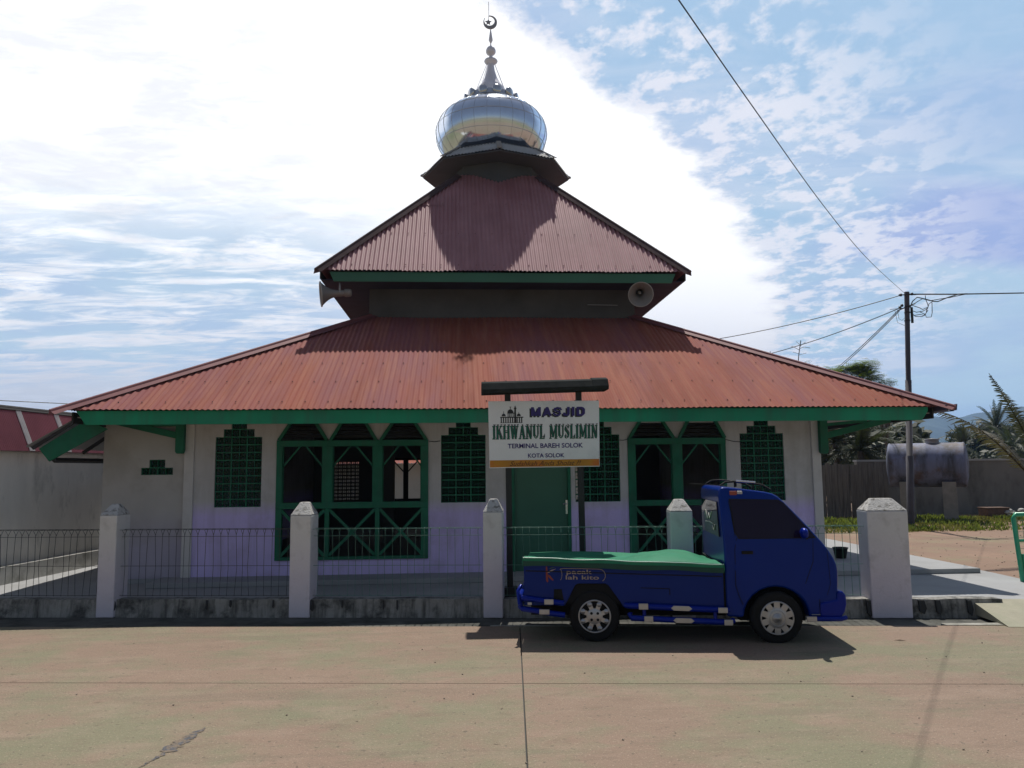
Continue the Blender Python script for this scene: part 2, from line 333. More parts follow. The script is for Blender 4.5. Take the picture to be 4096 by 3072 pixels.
# low wall under the fence
lw = thing('low_wall', (0, 0, 0), 'low cracked grey plinth wall the wire fence stands on', 'low wall')
b = MB(); segs = 60; xs = [-9.5 + (6.72+9.5)*i/segs for i in range(segs+1)]
vs = []
for x in xs:
    j = random.uniform(-.012, .012); t_ = .195+random.uniform(-.008, .008)
    vs += [(x, Fy(x)-.02+j-.03, -.05), (x, Fy(x)-.02+j*.6, t_), (x, Fy(x)+.16, t_), (x, Fy(x)+.16, -.05)]
fs = []
for i in range(segs):
    for k in range(3): fs.append((i*4+k, (i+1)*4+k, (i+1)*4+k+1, i*4+k+1))
fs += [(0, 1, 2, 3), tuple(segs*4+k for k in (3, 2, 1, 0))]
b.add(vs, fs); b.build('coping', m_conc, lw)
b = MB()                                              # cracks and dark seepage streaks
for px, py, hh in ((830, 2410, .12), (1250, 2420, .14), (1370, 2415, .1), (1535, 2420, .12), (925, 2415, .09), (1590, 2415, .13), (3680, 2405, .17), (3745, 2405, .18), (3870, 2402, .19), (3470, 2400, .2), (1095, 2430, .1), (460, 2420, .15)):
    P = at(px, py, 10.50, FS); x = P.x; wv = random.uniform(.008, .03) if px < 3400 else random.uniform(.03, .06)
    pts = [(x-wv, Fy(x)-.062, .19), (x+wv*.8, Fy(x)-.062, .185), (x+wv*1.3, Fy(x)-.075, .19-hh*.6), (x+wv*.5, Fy(x)-.078, .19-hh), (x-wv*.9, Fy(x)-.078, .19-hh*.8)]
    b.prism(pts[::-1], (0, .03, 0))
b.build('seepage_stain', m_dark, lw)

# ------------------------------------------------------------------ the mosque
MX, MY = .85, 18.015; W1, Z1, S1 = 6.44, 2.75, .5394; W2, Z2, S2 = 3.451, 5.552, 1.0868
YW = 12.76; XL, XR = at(738, 2000, YW).x, at(3290, 2000, YW).x; XA = at(402, 2000, YW).x; YB = 22.86
mosque = thing('mosque', (MX, MY, .17), 'white mosque with tiered maroon tin roofs, green trim and a steel dome', 'mosque')
OM = Vector((-MX, -MY, -.17))
def mb(b, name, mt, parent=None, **k):                # world-coordinate mesh parented under the mosque
    o = b.build(name, mt, **k); o.parent = parent or mosque
    if parent is None: o.location = OM
    return o
def wx(px, py=1900): return at(px, py, YW).x
def wz(px, py): return at(px, py, YW).z
def wrect(x0, y0, x1, y1):                            # photo rectangle -> wall rectangle
    ym = (y0+y1)/2; xm = (x0+x1)/2
    return wx(x0, ym), wx(x1, ym), wz(xm, y1), wz(xm, y0)
# openings
win1 = wrect(1104, 1690, 1713, 2238); win2 = wrect(2514, 1690, 2908, 2236); door = wrect(2046, 1762, 2284, 2287)
grp = [wrect(859, 1748, 1046, 2029), wrect(1764, 1740, 1943, 2010), wrect(2300, 1738, 2480, 2007), wrect(2963, 1733, 3138, 2002)]
ag = wrect(560, 1871, 688, 1900)
ops = []
for r in (win1, win2, door): ops.append(r)
BH = .1235
def steps(r):                                          # stepped vent: main field, two blocks, one block
    x0, x1, z0, z1 = r; bw = (x1-x0)/3; c = (x0+x1)/2
    return [(x0, x1, z0, z1), (c-bw, c+bw, z1, z1+BH), (c-bw/2, c+bw/2, z1+BH, z1+2*BH)]
for r in grp: ops += steps(r)
bwa = (ag[1]-ag[0])/2; ca = (ag[0]+ag[1])/2
aops = [ag, (ca-bwa/2, ca+bwa/2, ag[3], ag[3]+.125)]
def wallmesh(b, X0, X1, Z0, Z1_, Yf, th, ops, mi=0):
    xs = sorted({X0, X1} | {v for o in ops for v in o[:2]}); zs = sorted({Z0, Z1_} | {min(v, Z1_) for o in ops for v in o[2:]})
    xs = [x for x in xs if X0 <= x <= X1]; zs = [z for z in zs if Z0 <= z <= Z1_]
    def hole(i, j):
        if i < 0 or j < 0 or i >= len(xs)-1 or j >= len(zs)-1: return None
        cx, cz = (xs[i]+xs[i+1])/2, (zs[j]+zs[j+1])/2
        return any(o[0] < cx < o[1] and o[2] < cz < o[3] for o in ops)
    for i in range(len(xs)-1):
        for j in range(len(zs)-1):
            if hole(i, j): continue
            a, c, e, f = xs[i], xs[i+1], zs[j], zs[j+1]
            b.poly([(a, Yf, e), (c, Yf, e), (c, Yf, f), (a, Yf, f)], mi); b.poly([(a, Yf+th, f), (c, Yf+th, f), (c, Yf+th, e), (a, Yf+th, e)], mi)
            for (di, dj), q in (((-1, 0), [(a, Yf, f), (a, Yf+th, f), (a, Yf+th, e), (a, Yf, e)]), ((1, 0), [(c, Yf, e), (c, Yf+th, e), (c, Yf+th, f), (c, Yf, f)]),
                                ((0, -1), [(a, Yf, e), (a, Yf+th, e), (c, Yf+th, e), (c, Yf, e)]), ((0, 1), [(c, Yf, f), (c, Yf+th, f), (a, Yf+th, f), (a, Yf, f)])):
                if hole(i+di, j+dj) is not False: b.poly(q, mi)
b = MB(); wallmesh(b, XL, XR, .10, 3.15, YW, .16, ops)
# spandrels beside the pointed window heads
def arch_px(x0, x1, t0, t1, yb=1758, yt=1688): return (wx(x0, yb), wx(x1, yb), wx(t0, yt), wx(t1, yt), wz((x0+x1)/2, yb), wz((x0+x1)/2, yt))
arches1 = [arch_px(1112, 1313, 1160, 1270), arch_px(1318, 1510, 1363, 1468), arch_px(1518, 1711, 1567, 1666)]
arches2 = [arch_px(2511, 2698, 2554, 2655, 1750, 1682), arch_px(2710, 2902, 2745, 2853, 1750, 1680)]
for wn, A_ in ((win1, arches1), (win2, arches2)):
    for (x0, x1, t0, t1, zb, zt) in A_:
        for sg, xb, xt, lim in ((-1, x0, t0, None), (1, x1, t1, None)):
            # straight side carried on up to where the arch would peak
            kx = (xt-xb)/(zt-zb); xtop = xb + kx*(3.0-zb)
            xtop = min(xtop, (x0+x1)/2-.02) if sg < 0 else max(xtop, (x0+x1)/2+.02)
            k_ = A_.index((x0, x1, t0, t1, zb, zt))
            if sg < 0: out = wn[0]-.01 if k_ == 0 else (A_[k_-1][1]+x0)/2
            else: out = wn[1]+.01 if k_ == len(A_)-1 else (A_[k_+1][0]+x1)/2
            b.prism([(out, YW+.004, zb), (xb, YW+.004, zb), (xt, YW+.004, zt), (out, YW+.004, zt)] if sg < 0 else [(xb, YW+.004, zb), (out, YW+.004, zb), (out, YW+.004, zt), (xt, YW+.004, zt)], (0, .15, 0))
    a0, a1 = wn[0], wn[1]
side = MB()
b.box(XL, XL+.15, YW+.161, YB, .10, 3.15); b.box(XR-.15, XR, YW+.161, YB, .10, 3.15)
mb(b, 'wall', m_wall)
b = MB(); bw1 = at(1540, 1900, YB); bw2 = at(1700, 1900, YB)
back_open = (bw1.x-.12, bw2.x+.15, at(1600, 2003, YB).z, at(1600, 1833, YB).z)
gb = at(1335, 1920, YB).x; gb2 = at(1437, 1920, YB).x
back_gr = (gb, gb2, at(1385, 2003, YB).z, at(1385, 1845, YB).z)
back_op2 = (1.9, 3.4, .95, 2.2)
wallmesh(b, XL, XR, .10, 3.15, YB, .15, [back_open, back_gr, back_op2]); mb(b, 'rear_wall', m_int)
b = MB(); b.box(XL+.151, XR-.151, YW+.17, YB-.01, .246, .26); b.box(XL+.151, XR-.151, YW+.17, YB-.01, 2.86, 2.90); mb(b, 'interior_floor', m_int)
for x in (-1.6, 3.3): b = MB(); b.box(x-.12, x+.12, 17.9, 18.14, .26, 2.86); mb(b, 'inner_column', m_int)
# front corner columns
for px in (753, 3272):
    b = MB(); x = wx(px, 2000); b.box(x-.075, x+.075, YW-.035, YW+.02, .16, 2.68); mb(b, 'corner_column', m_wall2, bevel=.008)
# annex wall to the left
b = MB(); wallmesh(b, XA, XL-.005, .10, 2.80, YW+.04, .14, aops); b.box(XA, XA+.14, YW+.182, YB, .10, 2.62); mb(b, 'annex_wall', m_annex)
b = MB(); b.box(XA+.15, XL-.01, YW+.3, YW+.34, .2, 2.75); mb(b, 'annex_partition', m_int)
# plinth line along the wall foot
b = MB(); b.box(XA, XR+.02, YW-.03, YW-.001, .165, .235); mb(b, 'wall_plinth', m_terr)
# front windows
def x_brace(b, x0, x1, z0, z1, y, w_=.045):
    b.bar((x0, y, z0), (x1, y, z1), w_, .035); b.bar((x0, y-.001, z1), (x1, y-.001, z0), w_, .033)
def window(name, wn, arches, bounds, ztr, zmid, zmid2):
    """bounds: list of (left, right) of the glazed bays; ztr=(bottom,top) of transom; zmid=(bottom,top) of middle rail"""
    zb = wn[2]; y0, y1 = YW-.03, YW+.07
    f = MB()
    f.box(wn[0], wn[1], y0, y1, zb, zb+.05)                                     # bottom rail
    f.box(wn[0], wn[1], y0+.002, y1, ztr[0], ztr[1]); f.box(wn[0], wn[1], y0+.004, y1, zmid[0], zmid[1])
    xs = [wn[0]] + [v for bb in bounds for v in bb] + [wn[1]]
    for i in range(0, len(xs), 2):
        a, c = xs[i], xs[i+1]
        if c-a < .05: c = a+.07
        f.box(a, c, y0+.006, y1-.004, zmid[1], ztr[0])
        mdl = (a+c)/2; hw = .035 if 0 < i < len(xs)-2 else (c-a)/2
        f.box(mdl-hw, mdl+hw, y0+.006, y1-.004, zb+.05, zmid[0])
    o = mb(f, 'window', m_green, bevel=.004)
    f = MB()
    for i, (a, c) in enumerate(bounds):
        lo = (xs[2*i]+xs[2*i+1])/2 + .04; hi = (xs[2*i+2]+xs[2*i+3])/2 - .04
        x_brace(f, lo, hi, zb+.07, zmid[0]-.02, YW+.0)
    br = f.build('cross_brace', m_green, o)
    f = MB()
    for a, c in bounds:
        mdl = (a+c)/2; dz = .33
        f.bar((a-.01, YW+.03, ztr[0]-dz), (mdl-.05, YW+.03, ztr[0]), .025, .02); f.bar((c+.01, YW+.03, ztr[0]-dz), (mdl+.05, YW+.03, ztr[0]), .025, .02)
        f.box(a, a+.012, YW+.02, YW+.05, zmid[1], ztr[0]); f.box(c-.012, c, YW+.02, YW+.05, zmid[1], ztr[0])
    f.build('corner_brace', m_green, o)
    for (x0, x1, t0, t1, zb_, zt) in arches:
        f = MB(); kx = (t0-x0)/(zt-zb_); zt2 = zt+.18
        q0, q1 = x0+kx*(zt2-zb_), x1-kx*(zt2-zb_)
        f.bar((x0+.02, YW-.01, zb_-.01), (q0+.02, YW-.01, zt2), .05, .06); f.bar((x1-.02, YW-.01, zb_-.01), (q1-.02, YW-.01, zt2), .05, .06)
        f.build('arch_frame', m_green, o)
        f = MB(); z = zb_+.03
        while z < zt+.1:
            k = (z-zb_); f.prism([(x0+kx*k+.03, YW+.01, z), (x1-kx*k-.03, YW+.01, z), (x1-kx*k-.03, YW+.055, z+.045), (x0+kx*k+.03, YW+.055, z+.045)], (0, .004, .008)); z += .062
        f.build('louvre', m_dark, o)
    return o
def bb(pxs, y): return [(wx(a, y), wx(c, y)) for a, c in pxs]
window('w1', win1, arches1, bb([(1130, 1289), (1331, 1491), (1530, 1684)], 1900), (wz(1400, 1785), wz(1400, 1761)), (wz(1400, 2033), wz(1400, 2008)), 0)
window('w2', win2, arches2, bb([(2543, 2690), (2731, 2884)], 1900), (wz(2700, 1777), wz(2700, 1752)), (wz(2700, 2022), wz(2700, 1999)), 0)
# pierced vent blocks
def ventblock(b, x, z, bw, bh, y0, dp, t=.011):
    y1 = y0+dp
    b.box(x, x+bw, y0, y1, z, z+t); b.box(x, x+bw, y0+.001, y1-.001, z+bh-t, z+bh)
    b.box(x, x+t, y0+.002, y1-.002, z+t, z+bh-t); b.box(x+bw-t, x+bw, y0+.002, y1-.002, z+t, z+bh-t)
    b.box(x+bw/2-t*.4, x+bw/2+t*.4, y0+.004, y1-.004, z+t, z+bh-t)
    for h in (0, 1):
        cx = x+bw*(.25+.5*h); cz = z+bh/2; r = bh*.22; d = .028; ym = (y0+y1)/2
        P = [(cx-r, ym, cz), (cx, ym, cz+r), (cx+r, ym, cz), (cx, ym, cz-r)]
        for i in range(4): b.bar(P[i], P[(i+1) % 4], t*.36, d)
        for (dx, dz) in ((1, 0), (-1, 0), (0, 1), (0, -1)):
            ex = (bw*.25-t*.6) if dx else 0; ez = (bh/2-t) if dz else 0
            b.bar((cx+dx*r, ym, cz+dz*r), (cx+dx*ex, ym, cz+dz*ez), t*.28, d*.98)
def vent(r, rows, cols=3, step=True, mt=m_green, y=YW+.03, name='vent_grille', dp=.05, tt=.011):
    x0, x1, z0, z1 = r; bw = (x1-x0)/cols; bh = (z1-z0)/rows; b = MB()
    for i in range(cols):
        for j in range(rows): ventblock(b, x0+bw*i, z0+bh*j, bw, bh, y, dp, tt)
    if step:
        c = (x0+x1)/2
        for i in (-1, 0): ventblock(b, c+bw*i, z1, bw, BH, y, dp)
        ventblock(b, c-bw/2, z1+BH, bw, BH, y, dp)
    return mb(b, name, mt)
for r in grp: vent(r, 9)
vent(back_gr, 11, cols=6, step=False, mt=m_int, y=YB+.03, tt=.022)
b = MB(); x0, x1, z0, z1 = ag
for i in (0, 1): ventblock(b, x0+bwa*i, z0, bwa, z1-z0, YW+.06, .08)
ventblock(b, ca-bwa/2, z1, bwa, .125, YW+.06, .08); mb(b, 'vent_grille', m_green)
# rear window frame seen through the room
b = MB(); x0, x1, z0, z1 = back_open; xm = (bw1.x+bw2.x)/2+.02
b.box(xm-.07, xm+.07, YB-.02, YB+.1, z0, z1); b.box(x0, x1, YB-.018, YB+.1, z0, z0+.06); b.box(x0, x1, YB-.017, YB+.1, z1-.06, z1)
for s_ in (-1, 1):
    b.bar((xm, YB, z0+.75), (xm+s_*.32, YB, z1-.1), .035, .04)
mb(b, 'rear_window_frame', m_dark)
# door
dn = MB(); x0, x1, z0, z1 = door
dn.box(x0, x0+.05, YW-.02, YW+.1, z0, z1); dn.box(x1-.05, x1, YW-.02, YW+.1, z0, z1); dn.box(x0+.05, x1-.05, YW-.018, YW+.1, z1-.05, z1)
dframe = mb(dn, 'door', m_green, bevel=.004)
b = MB(); b.box(x0+.054, x1-.054, YW+.03, YW+.07, z0+.01, z1-.054); b.box(x0+.09, x0+.11, YW+.024, YW+.031, z0+.01, z1-.06); b.box(x1-.12, x1-.11, YW+.024, YW+.031, z0+.01, z1-.06)
b.build('door_leaf', mat('door_green', (.03, .135, .085), .5, var=.08, vscale=1.5), dframe)
hx = wx(2268, 2030); hz = wz(2268, 2028)
b = MB(); b.box(hx-.02, hx+.02, YW+.012, YW+.029, hz-.11, hz+.11); b.tube([(hx, YW+.0, hz+.05), (hx-.07, YW-.01, hz+.05)], .009)
b.build('door_handle', m_steelb, dframe)
b = MB(); b.box(x0, x1, YW-.04, YW+.16, .17, z0+.005); mb(b, 'threshold', m_terr)
# thin cable sagging along the wall
for (p, q) in (((1715, 1765), (1760, 1764)), ((2900, 1758), (2965, 1768)), ((2478, 1760), (2508, 1757))):
    b = MB(); P = Vector((wx(*p), YW-.02, wz(*p))); Q = Vector((wx(*q), YW-.02, wz(*q))); b.tube([P, (P+Q)/2-Vector((0, 0, .012)), Q], .005, 5); mb(b, 'wall_cable', m_black)

# corrugated roof slopes ------------------------------------------------
def corr(b, A, B, up, lenf, n, lam=.083, amp=.0115, laps=None, mi=0, ns=6, lift=0.0):
    """A->B eave line, up: unit vector up the slope, lenf(s): length at distance s"""
    A = Vector(A); B = Vector(B); Ltot = (B-A).length; u = (B-A)/Ltot; k = int(Ltot/lam*ns); laps = laps or [(0, 1e9)]
    for ci, (c0, c1) in enumerate(laps):
        off = lift + ci*.005; row = []; rs_ = random.Random(int(Ltot*100)+ci); jit = [(rs_.uniform(-.0035, .0035), rs_.uniform(-.012, .004)) for _ in range(int(Ltot/.76)+2)]
        for i in range(k+1):
            s_ = Ltot*i/k; Lm = lenf(s_)
            a0, a1 = min(c0, Lm), min(c1, Lm)
            jo, je = jit[int(s_/.76)] if lam > .07 else (0, 0)
            if ci == 0 and Lm > .15: a0 += je
            h = amp*math.cos(2*math.pi*s_/lam) + off + jo + .004*math.sin(s_*2.1)
            row.append((A+u*s_+up*a0+n*h, A+u*s_+up*a1+n*h, a1-a0))
        vs = []; fs = []
        for i, (p, q, d) in enumerate(row): vs += [p, q]
        for i in range(k):
            if row[i][2] > 1e-4 or row[i+1][2] > 1e-4: fs.append((2*i, 2*i+2, 2*i+3, 2*i+1))
        b.add(vs, fs, mi, True)
def hiproof(b, W, Z, S, stop, laps=None, amp=.0115):
    """square hipped roof about (MX,MY); stop = half-width of the body that pierces it"""
    cs = math.sqrt(1+S*S); tmax = (W-stop)*cs
    for k in range(4):
        a = k*math.pi/2; rot = Matrix.Rotation(a, 3, 'Z')
        A = rot @ Vector((-W, -W, 0)); B = rot @ Vector((W, -W, 0))
        up = rot @ Vector((0, 1/cs, S/cs)); n = rot @ Vector((0, -S/cs, 1/cs)); c = Vector((MX, MY, Z))
        corr(b, c+A, c+B, up, lambda s: min(min(s, 2*W-s)*cs, tmax), n, laps=laps, amp=amp)
def hipcap(parent, mt, W, Z, S, stop, w_=.13, ext=0.0):
    for k in range(4):
        b = MB()
        rot = Matrix.Rotation(k*math.pi/2, 3, 'Z'); c = Vector((MX, MY, Z))
        P = c + rot @ Vector((-W-ext, -W-ext, -ext*S)); Q = c + rot @ Vector((-stop, -stop, (W-stop)*S))
        d = (Q-P).normalized(); sd = d.cross(Vector((0, 0, 1))).normalized(); nn = sd.cross(d).normalized()
        ns = [(-w_, -w_*S*.62/math.sqrt(1+S*S)*.9+.022), (-.045, .03), (-.03, .058), (0, .07), (.03, .058), (.045, .03), (w_, -w_*S*.62/math.sqrt(1+S*S)*.9+.022)]
        vs = [P+sd*x+nn*y for x, y in ns] + [Q+sd*x+nn*y for x, y in ns]; m_ = len(ns)
        b.add(vs, [(i, i+1, m_+i+1, m_+i) for i in range(m_-1)], 0, False)
        b.add([P+sd*x+nn*y for x, y in ns], [list(range(m_))], 0)
        b.build('ridge_cap', mt, parent)
b = MB(); hiproof(b, W1, Z1, S1, 2.55, laps=[(0, 3.62), (3.54, 9)], amp=.0075)
# roofing nails
nn_ = Vector((0, -S1, 1)).normalized(); upv = Vector((0, 1, S1)).normalized()
for row_ in (.22, 1.0, 1.80, 2.7, 3.5):
    s_ = .083*4.0; 
    while s_ < 2*W1-.3:
        if min(s_, 2*W1-s_)*math.sqrt(1+S1*S1) > row_+.05:
            P = Vector((MX-W1+s_, MY-W1, Z1)) + upv*row_ + nn_*.016; b.lathe([(0, .014), (.010, .008), (.012, 0)], P, nn_, 5, 1)
        s_ += .083*4
m_nail = mat('nail_heads', (.14, .06, .05), .5)
roof1 = mb(b, 'main_roof', [m_roof, m_nail])
hipcap(roof1, m_cap, W1, Z1, S1, 2.55, ext=.12)
# fascia boards of the main roof
fy = MY-W1+.07; zt = at(2000, 1636, fy).z; zb_ = at(2000, 1690, fy).z
xa, xb2 = at(303, 1660, fy).x, at(3712, 1650, fy).x
b = MB(); b.prism([(xa, fy, zt), (xa+.14, fy, zb_), (xb2-.10, fy, zb_), (xb2-.06, fy, zb_+.05), (xb2, fy, zt-.06), (xb2, fy, zt)], (0, .025, 0))
b.build('fascia_board', m_greenl, roof1, bevel=.003)
b = MB()
for sx_ in (-1, 1):
    X = MX+sx_*(W1-.04); b.box(X-.012, X+.012, fy+.10, MY+W1-.1, zb_+.03, Z1-.02)
b.box(MX-W1+.12, MX+W1-.12, MY+W1-.1, MY+W1-.08, zb_+.03, Z1-.02)
b.build('side_fascia', m_dark, roof1)
b = MB(); b.box(MX-W1+.14, MX+W1-.14, fy+.03, YW-.002, zb_+.10, zb_+.115)
b.box(MX-W1+.14, XA-.01, YW, YB, zb_+.10, zb_+.115); b.box(XR+.01, MX+W1-.14, YW, YB, zb_+.10, zb_+.115)
b.build('soffit', mat('soffit_board', (.25, .25, .24), .8, var=.15), roof1)
# gutter along the right-hand eave
b = MB(); X = MX+W1+.02
gut = [(X-.02, .03), (X-.01, -.05), (X+.03, -.075), (X+.10, -.07), (X+.155, -.03), (X+.165, .035)]
y0g, y1g = MY-W1-.10, MY+W1
vs = []; 
for yy in (y0g, y1g): vs += [(x, yy, Z1-.02+z) for x, z in gut] + [(x-.006 if x > X+.05 else x+.006, yy, Z1-.014+z) for x, z in gut[::-1]]
k = 12; fs = [(i, (i+1) % k, k+(i+1) % k, k+i) for i in range(k)] + [list(range(k))[::-1], list(range(k, 2*k))]
b.add(vs, fs); b.box(X-.015, X+.155, y0g, y0g+.01, Z1-.07, Z1-.0)
b.build('gutter', mat('violet_grey_gutter', (.085, .075, .12), .6), roof1)
# eave brackets on the corner columns
for sx_, px, p2 in ((-1, 730, (455, 1692)), (1, 3283, (3560, 1684))):
    x = wx(px, 1750); b = MB(); zt_ = 2.62; z0 = wz(px, 1815)
    b.prism([(x-.065, YW-.13, z0+.03), (x-.04, YW-.13, z0), (x+.045, YW-.13, z0), (x+.065, YW-.13, z0+.05), (x+.065, YW-.13, zt_), (x-.065, YW-.13, zt_)], (0, .093, 0))
    zs = wz(px, 1745); P2 = at(p2[0], p2[1], YW-.1)
    b.bar((x+sx_*.02, YW-.085, zs), (P2.x, YW-.085, P2.z+.03), .10, .05)
    b.bar((x+sx_*.05, YW-.085, wz(px, 1700)), (x+sx_*.75, YW-.085, 2.59), .05, .04)
    mb(b, 'eave_bracket', m_green, bevel=.004)
# lean-to at the left
b = MB(); yl = 12.05
P = lambda px, py: at(px, py, yl)
tl, tr_, br_, bl = P(111, 1786), P(330, 1663), P(425, 1712), P(194, 1846)
b2 = MB(); ftop = P(160, 1790); 
b2.prism([P(155, 1795), P(196, 1846), P(430, 1716), P(345, 1680)][::-1], (0, .03, 0))
u_ = (tr_-tl).normalized(); lt_n = Vector((-u_.z, 0, u_.x))
def leanup(): pass
E0 = tl + Vector((0, -.03, 0)); E1 = tl + Vector((0, 4.6, 0))
corr(b, E0, E1, u_, lambda s: 1.35, lt_n, lam=.083)
lr = mb(b, 'lean_to_roof', m_capgrey)
b2.build('lean_to_fascia', m_green, lr)
b3 = MB(); b3.prism([tl+Vector((.06, -.04, -.012)), tr_+Vector((0, -.04, -.012)), tr_+Vector((0, -.04, -.05)), tl+Vector((.10, -.04, -.05))], (0, .02, 0))
for yy in (12.6, 13.5, 14.4, 15.3, 16.2):
    b3.bar(tl+Vector((.12, yy-yl, -.07)), tr_+Vector((0, yy-yl, -.07)), .05, .04)
q = P(205, 1846); b3.bar((q.x+.02, yl+.03, q.z+.02), (q.x+.02, yl+4.5, q.z+.02), .06, .05)
b3.build('lean_to_frame', m_dark, lr)

# upper storey
b = MB(); WN = 2.62; zlo = Z1+(W1-WN)*S1-.1
for k in range(4):
    rot = Matrix.Rotation(k*math.pi/2, 3, 'Z'); c = Vector((MX, MY, 0))
    q = [rot@Vector((-WN, -WN, zlo)), rot@Vector((WN, -WN, zlo)), rot@Vector((WN, -WN, 5.5)), rot@Vector((-WN, -WN, 5.5))]
    b.poly([c+v for v in q])
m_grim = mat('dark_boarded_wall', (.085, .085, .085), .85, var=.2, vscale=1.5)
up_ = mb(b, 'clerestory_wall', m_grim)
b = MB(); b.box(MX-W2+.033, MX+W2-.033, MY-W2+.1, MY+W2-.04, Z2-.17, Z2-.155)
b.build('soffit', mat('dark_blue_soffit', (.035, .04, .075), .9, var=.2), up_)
b = MB()                                               # pale lath strips nailed under the soffit
for p, q in (((2350, 1219), (2470, 1221)),):
    P_ = at(*p, MY-WN-.01); Q_ = at(*q, MY-WN-.01); b.bar(P_, Q_, .012, .012)
b.build('lath', m_capgrey, up_)
b = MB(); hiproof(b, W2, Z2, S2, .85, laps=[(0, 2.55), (2.45, 9)])
nn_ = Vector((0, -S2, 1)).normalized(); upv = Vector((0, 1, S2)).normalized()
for row_ in (.16, 1.3, 2.5):
    s_ = .083*3.0
    while s_ < 2*W2-.2:
        if min(s_, 2*W2-s_)*math.sqrt(1+S2*S2) > row_+.05:
            P_ = Vector((MX-W2+s_, MY-W2, Z2)) + upv*row_ + nn_*.016; b.lathe([(0, .014), (.010, .008), (.012, 0)], P_, nn_, 5, 1)
        s_ += .083*4
roof2 = mb(b, 'upper_roof', [m_roof2, m_nail])
hipcap(roof2, mat('grey_ridge_sheet', (.075, .052, .055), .9, spec=.05, var=.2, vscale=4), W2, Z2, S2, .9, w_=.12, ext=.04)
fy2 = MY-W2+.06; b = MB(); a0 = at(1318, 1100, fy2).x; a1 = at(2702, 1100, fy2).x
b.prism([(a0, fy2, Z2-.025), (a0+.08, fy2, Z2-.205), (a1-.08, fy2, Z2-.205), (a1, fy2, Z2-.025)], (0, .025, 0))
b.build('fascia_board', mat('upper_fascia_green', (.035, .14, .09), .6, var=.15, vscale=1), roof2)
b = MB()
for sx_ in (-1, 1):
    X = MX+sx_*(W2-.02); b.box(X-.012, X+.012, fy2-.03, MY+W2-.02, Z2-.16, Z2-.022)
b.box(MX-W2+.1, MX+W2-.1, MY+W2-.1, MY+W2-.08, Z2-.2, Z2-.03); b.build('side_fascia', m_dark, roof2)
# octagonal skirt roof and drum
b = MB(); b.lathe([(1.08, 7.9), (1.08, 8.62)], (MX, MY, 0), n=8, smooth=False); m_lining = mat('grey_lining', (.075, .08, .09), .85, var=.12, vscale=2); drum = mb(b, 'drum', m_lining)
b = MB(); Rb, Rt, zb8, zt8 = 1.735, 1.22, 8.645, 9.0
for k in range(8):
    a0, a1 = k*math.pi/4, (k+1)*math.pi/4; c = Vector((MX, MY, 0))
    A, B = Vector((Rb*math.cos(a0), Rb*math.sin(a0), zb8))+c, Vector((Rb*math.cos(a1), Rb*math.sin(a1), zb8))+c
    A2, B2 = Vector((Rt*math.cos(a0), Rt*math.sin(a0), zt8))+c, Vector((Rt*math.cos(a1), Rt*math.sin(a1), zt8))+c
    up8 = ((A2+B2)/2-(A+B)/2); hl = up8.length; up8.normalize(); n8 = (B-A).cross(up8).normalized(); Lb = (B-A).length; Lt = (B2-A2).length
    pull = (Lb-Lt)/2
    corr(b, A, B, up8, lambda s: min(hl, min(s, Lb-s)/pull*hl+.001), n8, lam=.078, amp=.013)
m_skirt = mat('zinc_skirt_sheet', (.42, .42, .42), .7, var=.15, vscale=3, spec=.2); skirt = mb(b, 'skirt_roof', m_skirt)
for k in range(8):
    b = MB()
    a0 = k*math.pi/4; P_ = Vector((MX+(Rb+.03)*math.cos(a0), MY+(Rb+.03)*math.sin(a0), zb8-.0)); Q_ = Vector((MX+Rt*math.cos(a0), MY+Rt*math.sin(a0), zt8+.015))
    d = (Q_-P_).normalized(); 
    for i in range(7):                                  # stepped hip cover of corrugated offcuts
        s0 = P_+(Q_-P_)*(i/7.); s1 = P_+(Q_-P_)*((i+1)/7.+.015); b.bar(s0+Vector((0, 0, .022)), s1+Vector((0, 0, .006)), .10, .02, up=(0, 0, 1))
    b.build('hip_cover', m_capgrey, skirt)
b = MB(); b.lathe([(1.0, zb8-.03), (Rb-.03, zb8-.035), (Rb-.03, zb8-.01), (1.0, zb8-.01)], (MX, MY, 0), n=8, smooth=False)
b.lathe([(.9, zt8-.02), (Rt+.02, zt8-.02), (Rt+.02, zt8+.015), (.9, zt8+.015)], (MX, MY, 0), n=8, smooth=False)
b.build('skirt_lining', m_lining, skirt)
# dome
DX = .745; zc = 9.69; prof = []
for i in range(0, 25):
    ph = -0.86 + (1.30+.86)*i/24
    r = 1.312*math.cos(ph); prof.append((r, zc + (.82 if ph > 0 else .98)*math.sin(ph)))
b = MB(); b.lathe(prof, (DX, MY, 0), n=28, smooth=True, ph=.11)
dome = mb(b, 'dome', m_steel)
b = MB()
for k in range(28):
    a = .11+2*math.pi*k/28; b.tube([(DX+(r+.002)*math.cos(a), MY+(r+.002)*math.sin(a), z) for r, z in prof[:22]], .0045, 4, caps=False)
for i in (6, 11, 15): r, z = prof[i]; b.lathe([(r+.003, z-.006), (r+.007, z), (r+.003, z+.006)], (DX, MY, 0), n=56)
b.build('seam', m_steelb, dome)
b = MB(); rr = .60; zr = 10.47
b.lathe([(rr+.03, zr-.03), (rr+.02, zr+.09), (rr-.02, zr+.11), (rr-.03, zr-.02)], (DX, MY, 0), n=28)
for k in range(12):
    a = .18+2*math.pi*k/12; d = Vector((math.cos(a), math.sin(a), .05)); c = Vector((DX, MY, zr+.07)) + Vector((math.cos(a), math.sin(a), 0))*(rr+.02)
    b.lathe([(0, .045), (.06, .042), (.105, .025), (.11, 0), (.105, -.02), (0, -.03)], c, d, 12)
b.build('crown_ring', m_steelb, dome)
fin = MB()
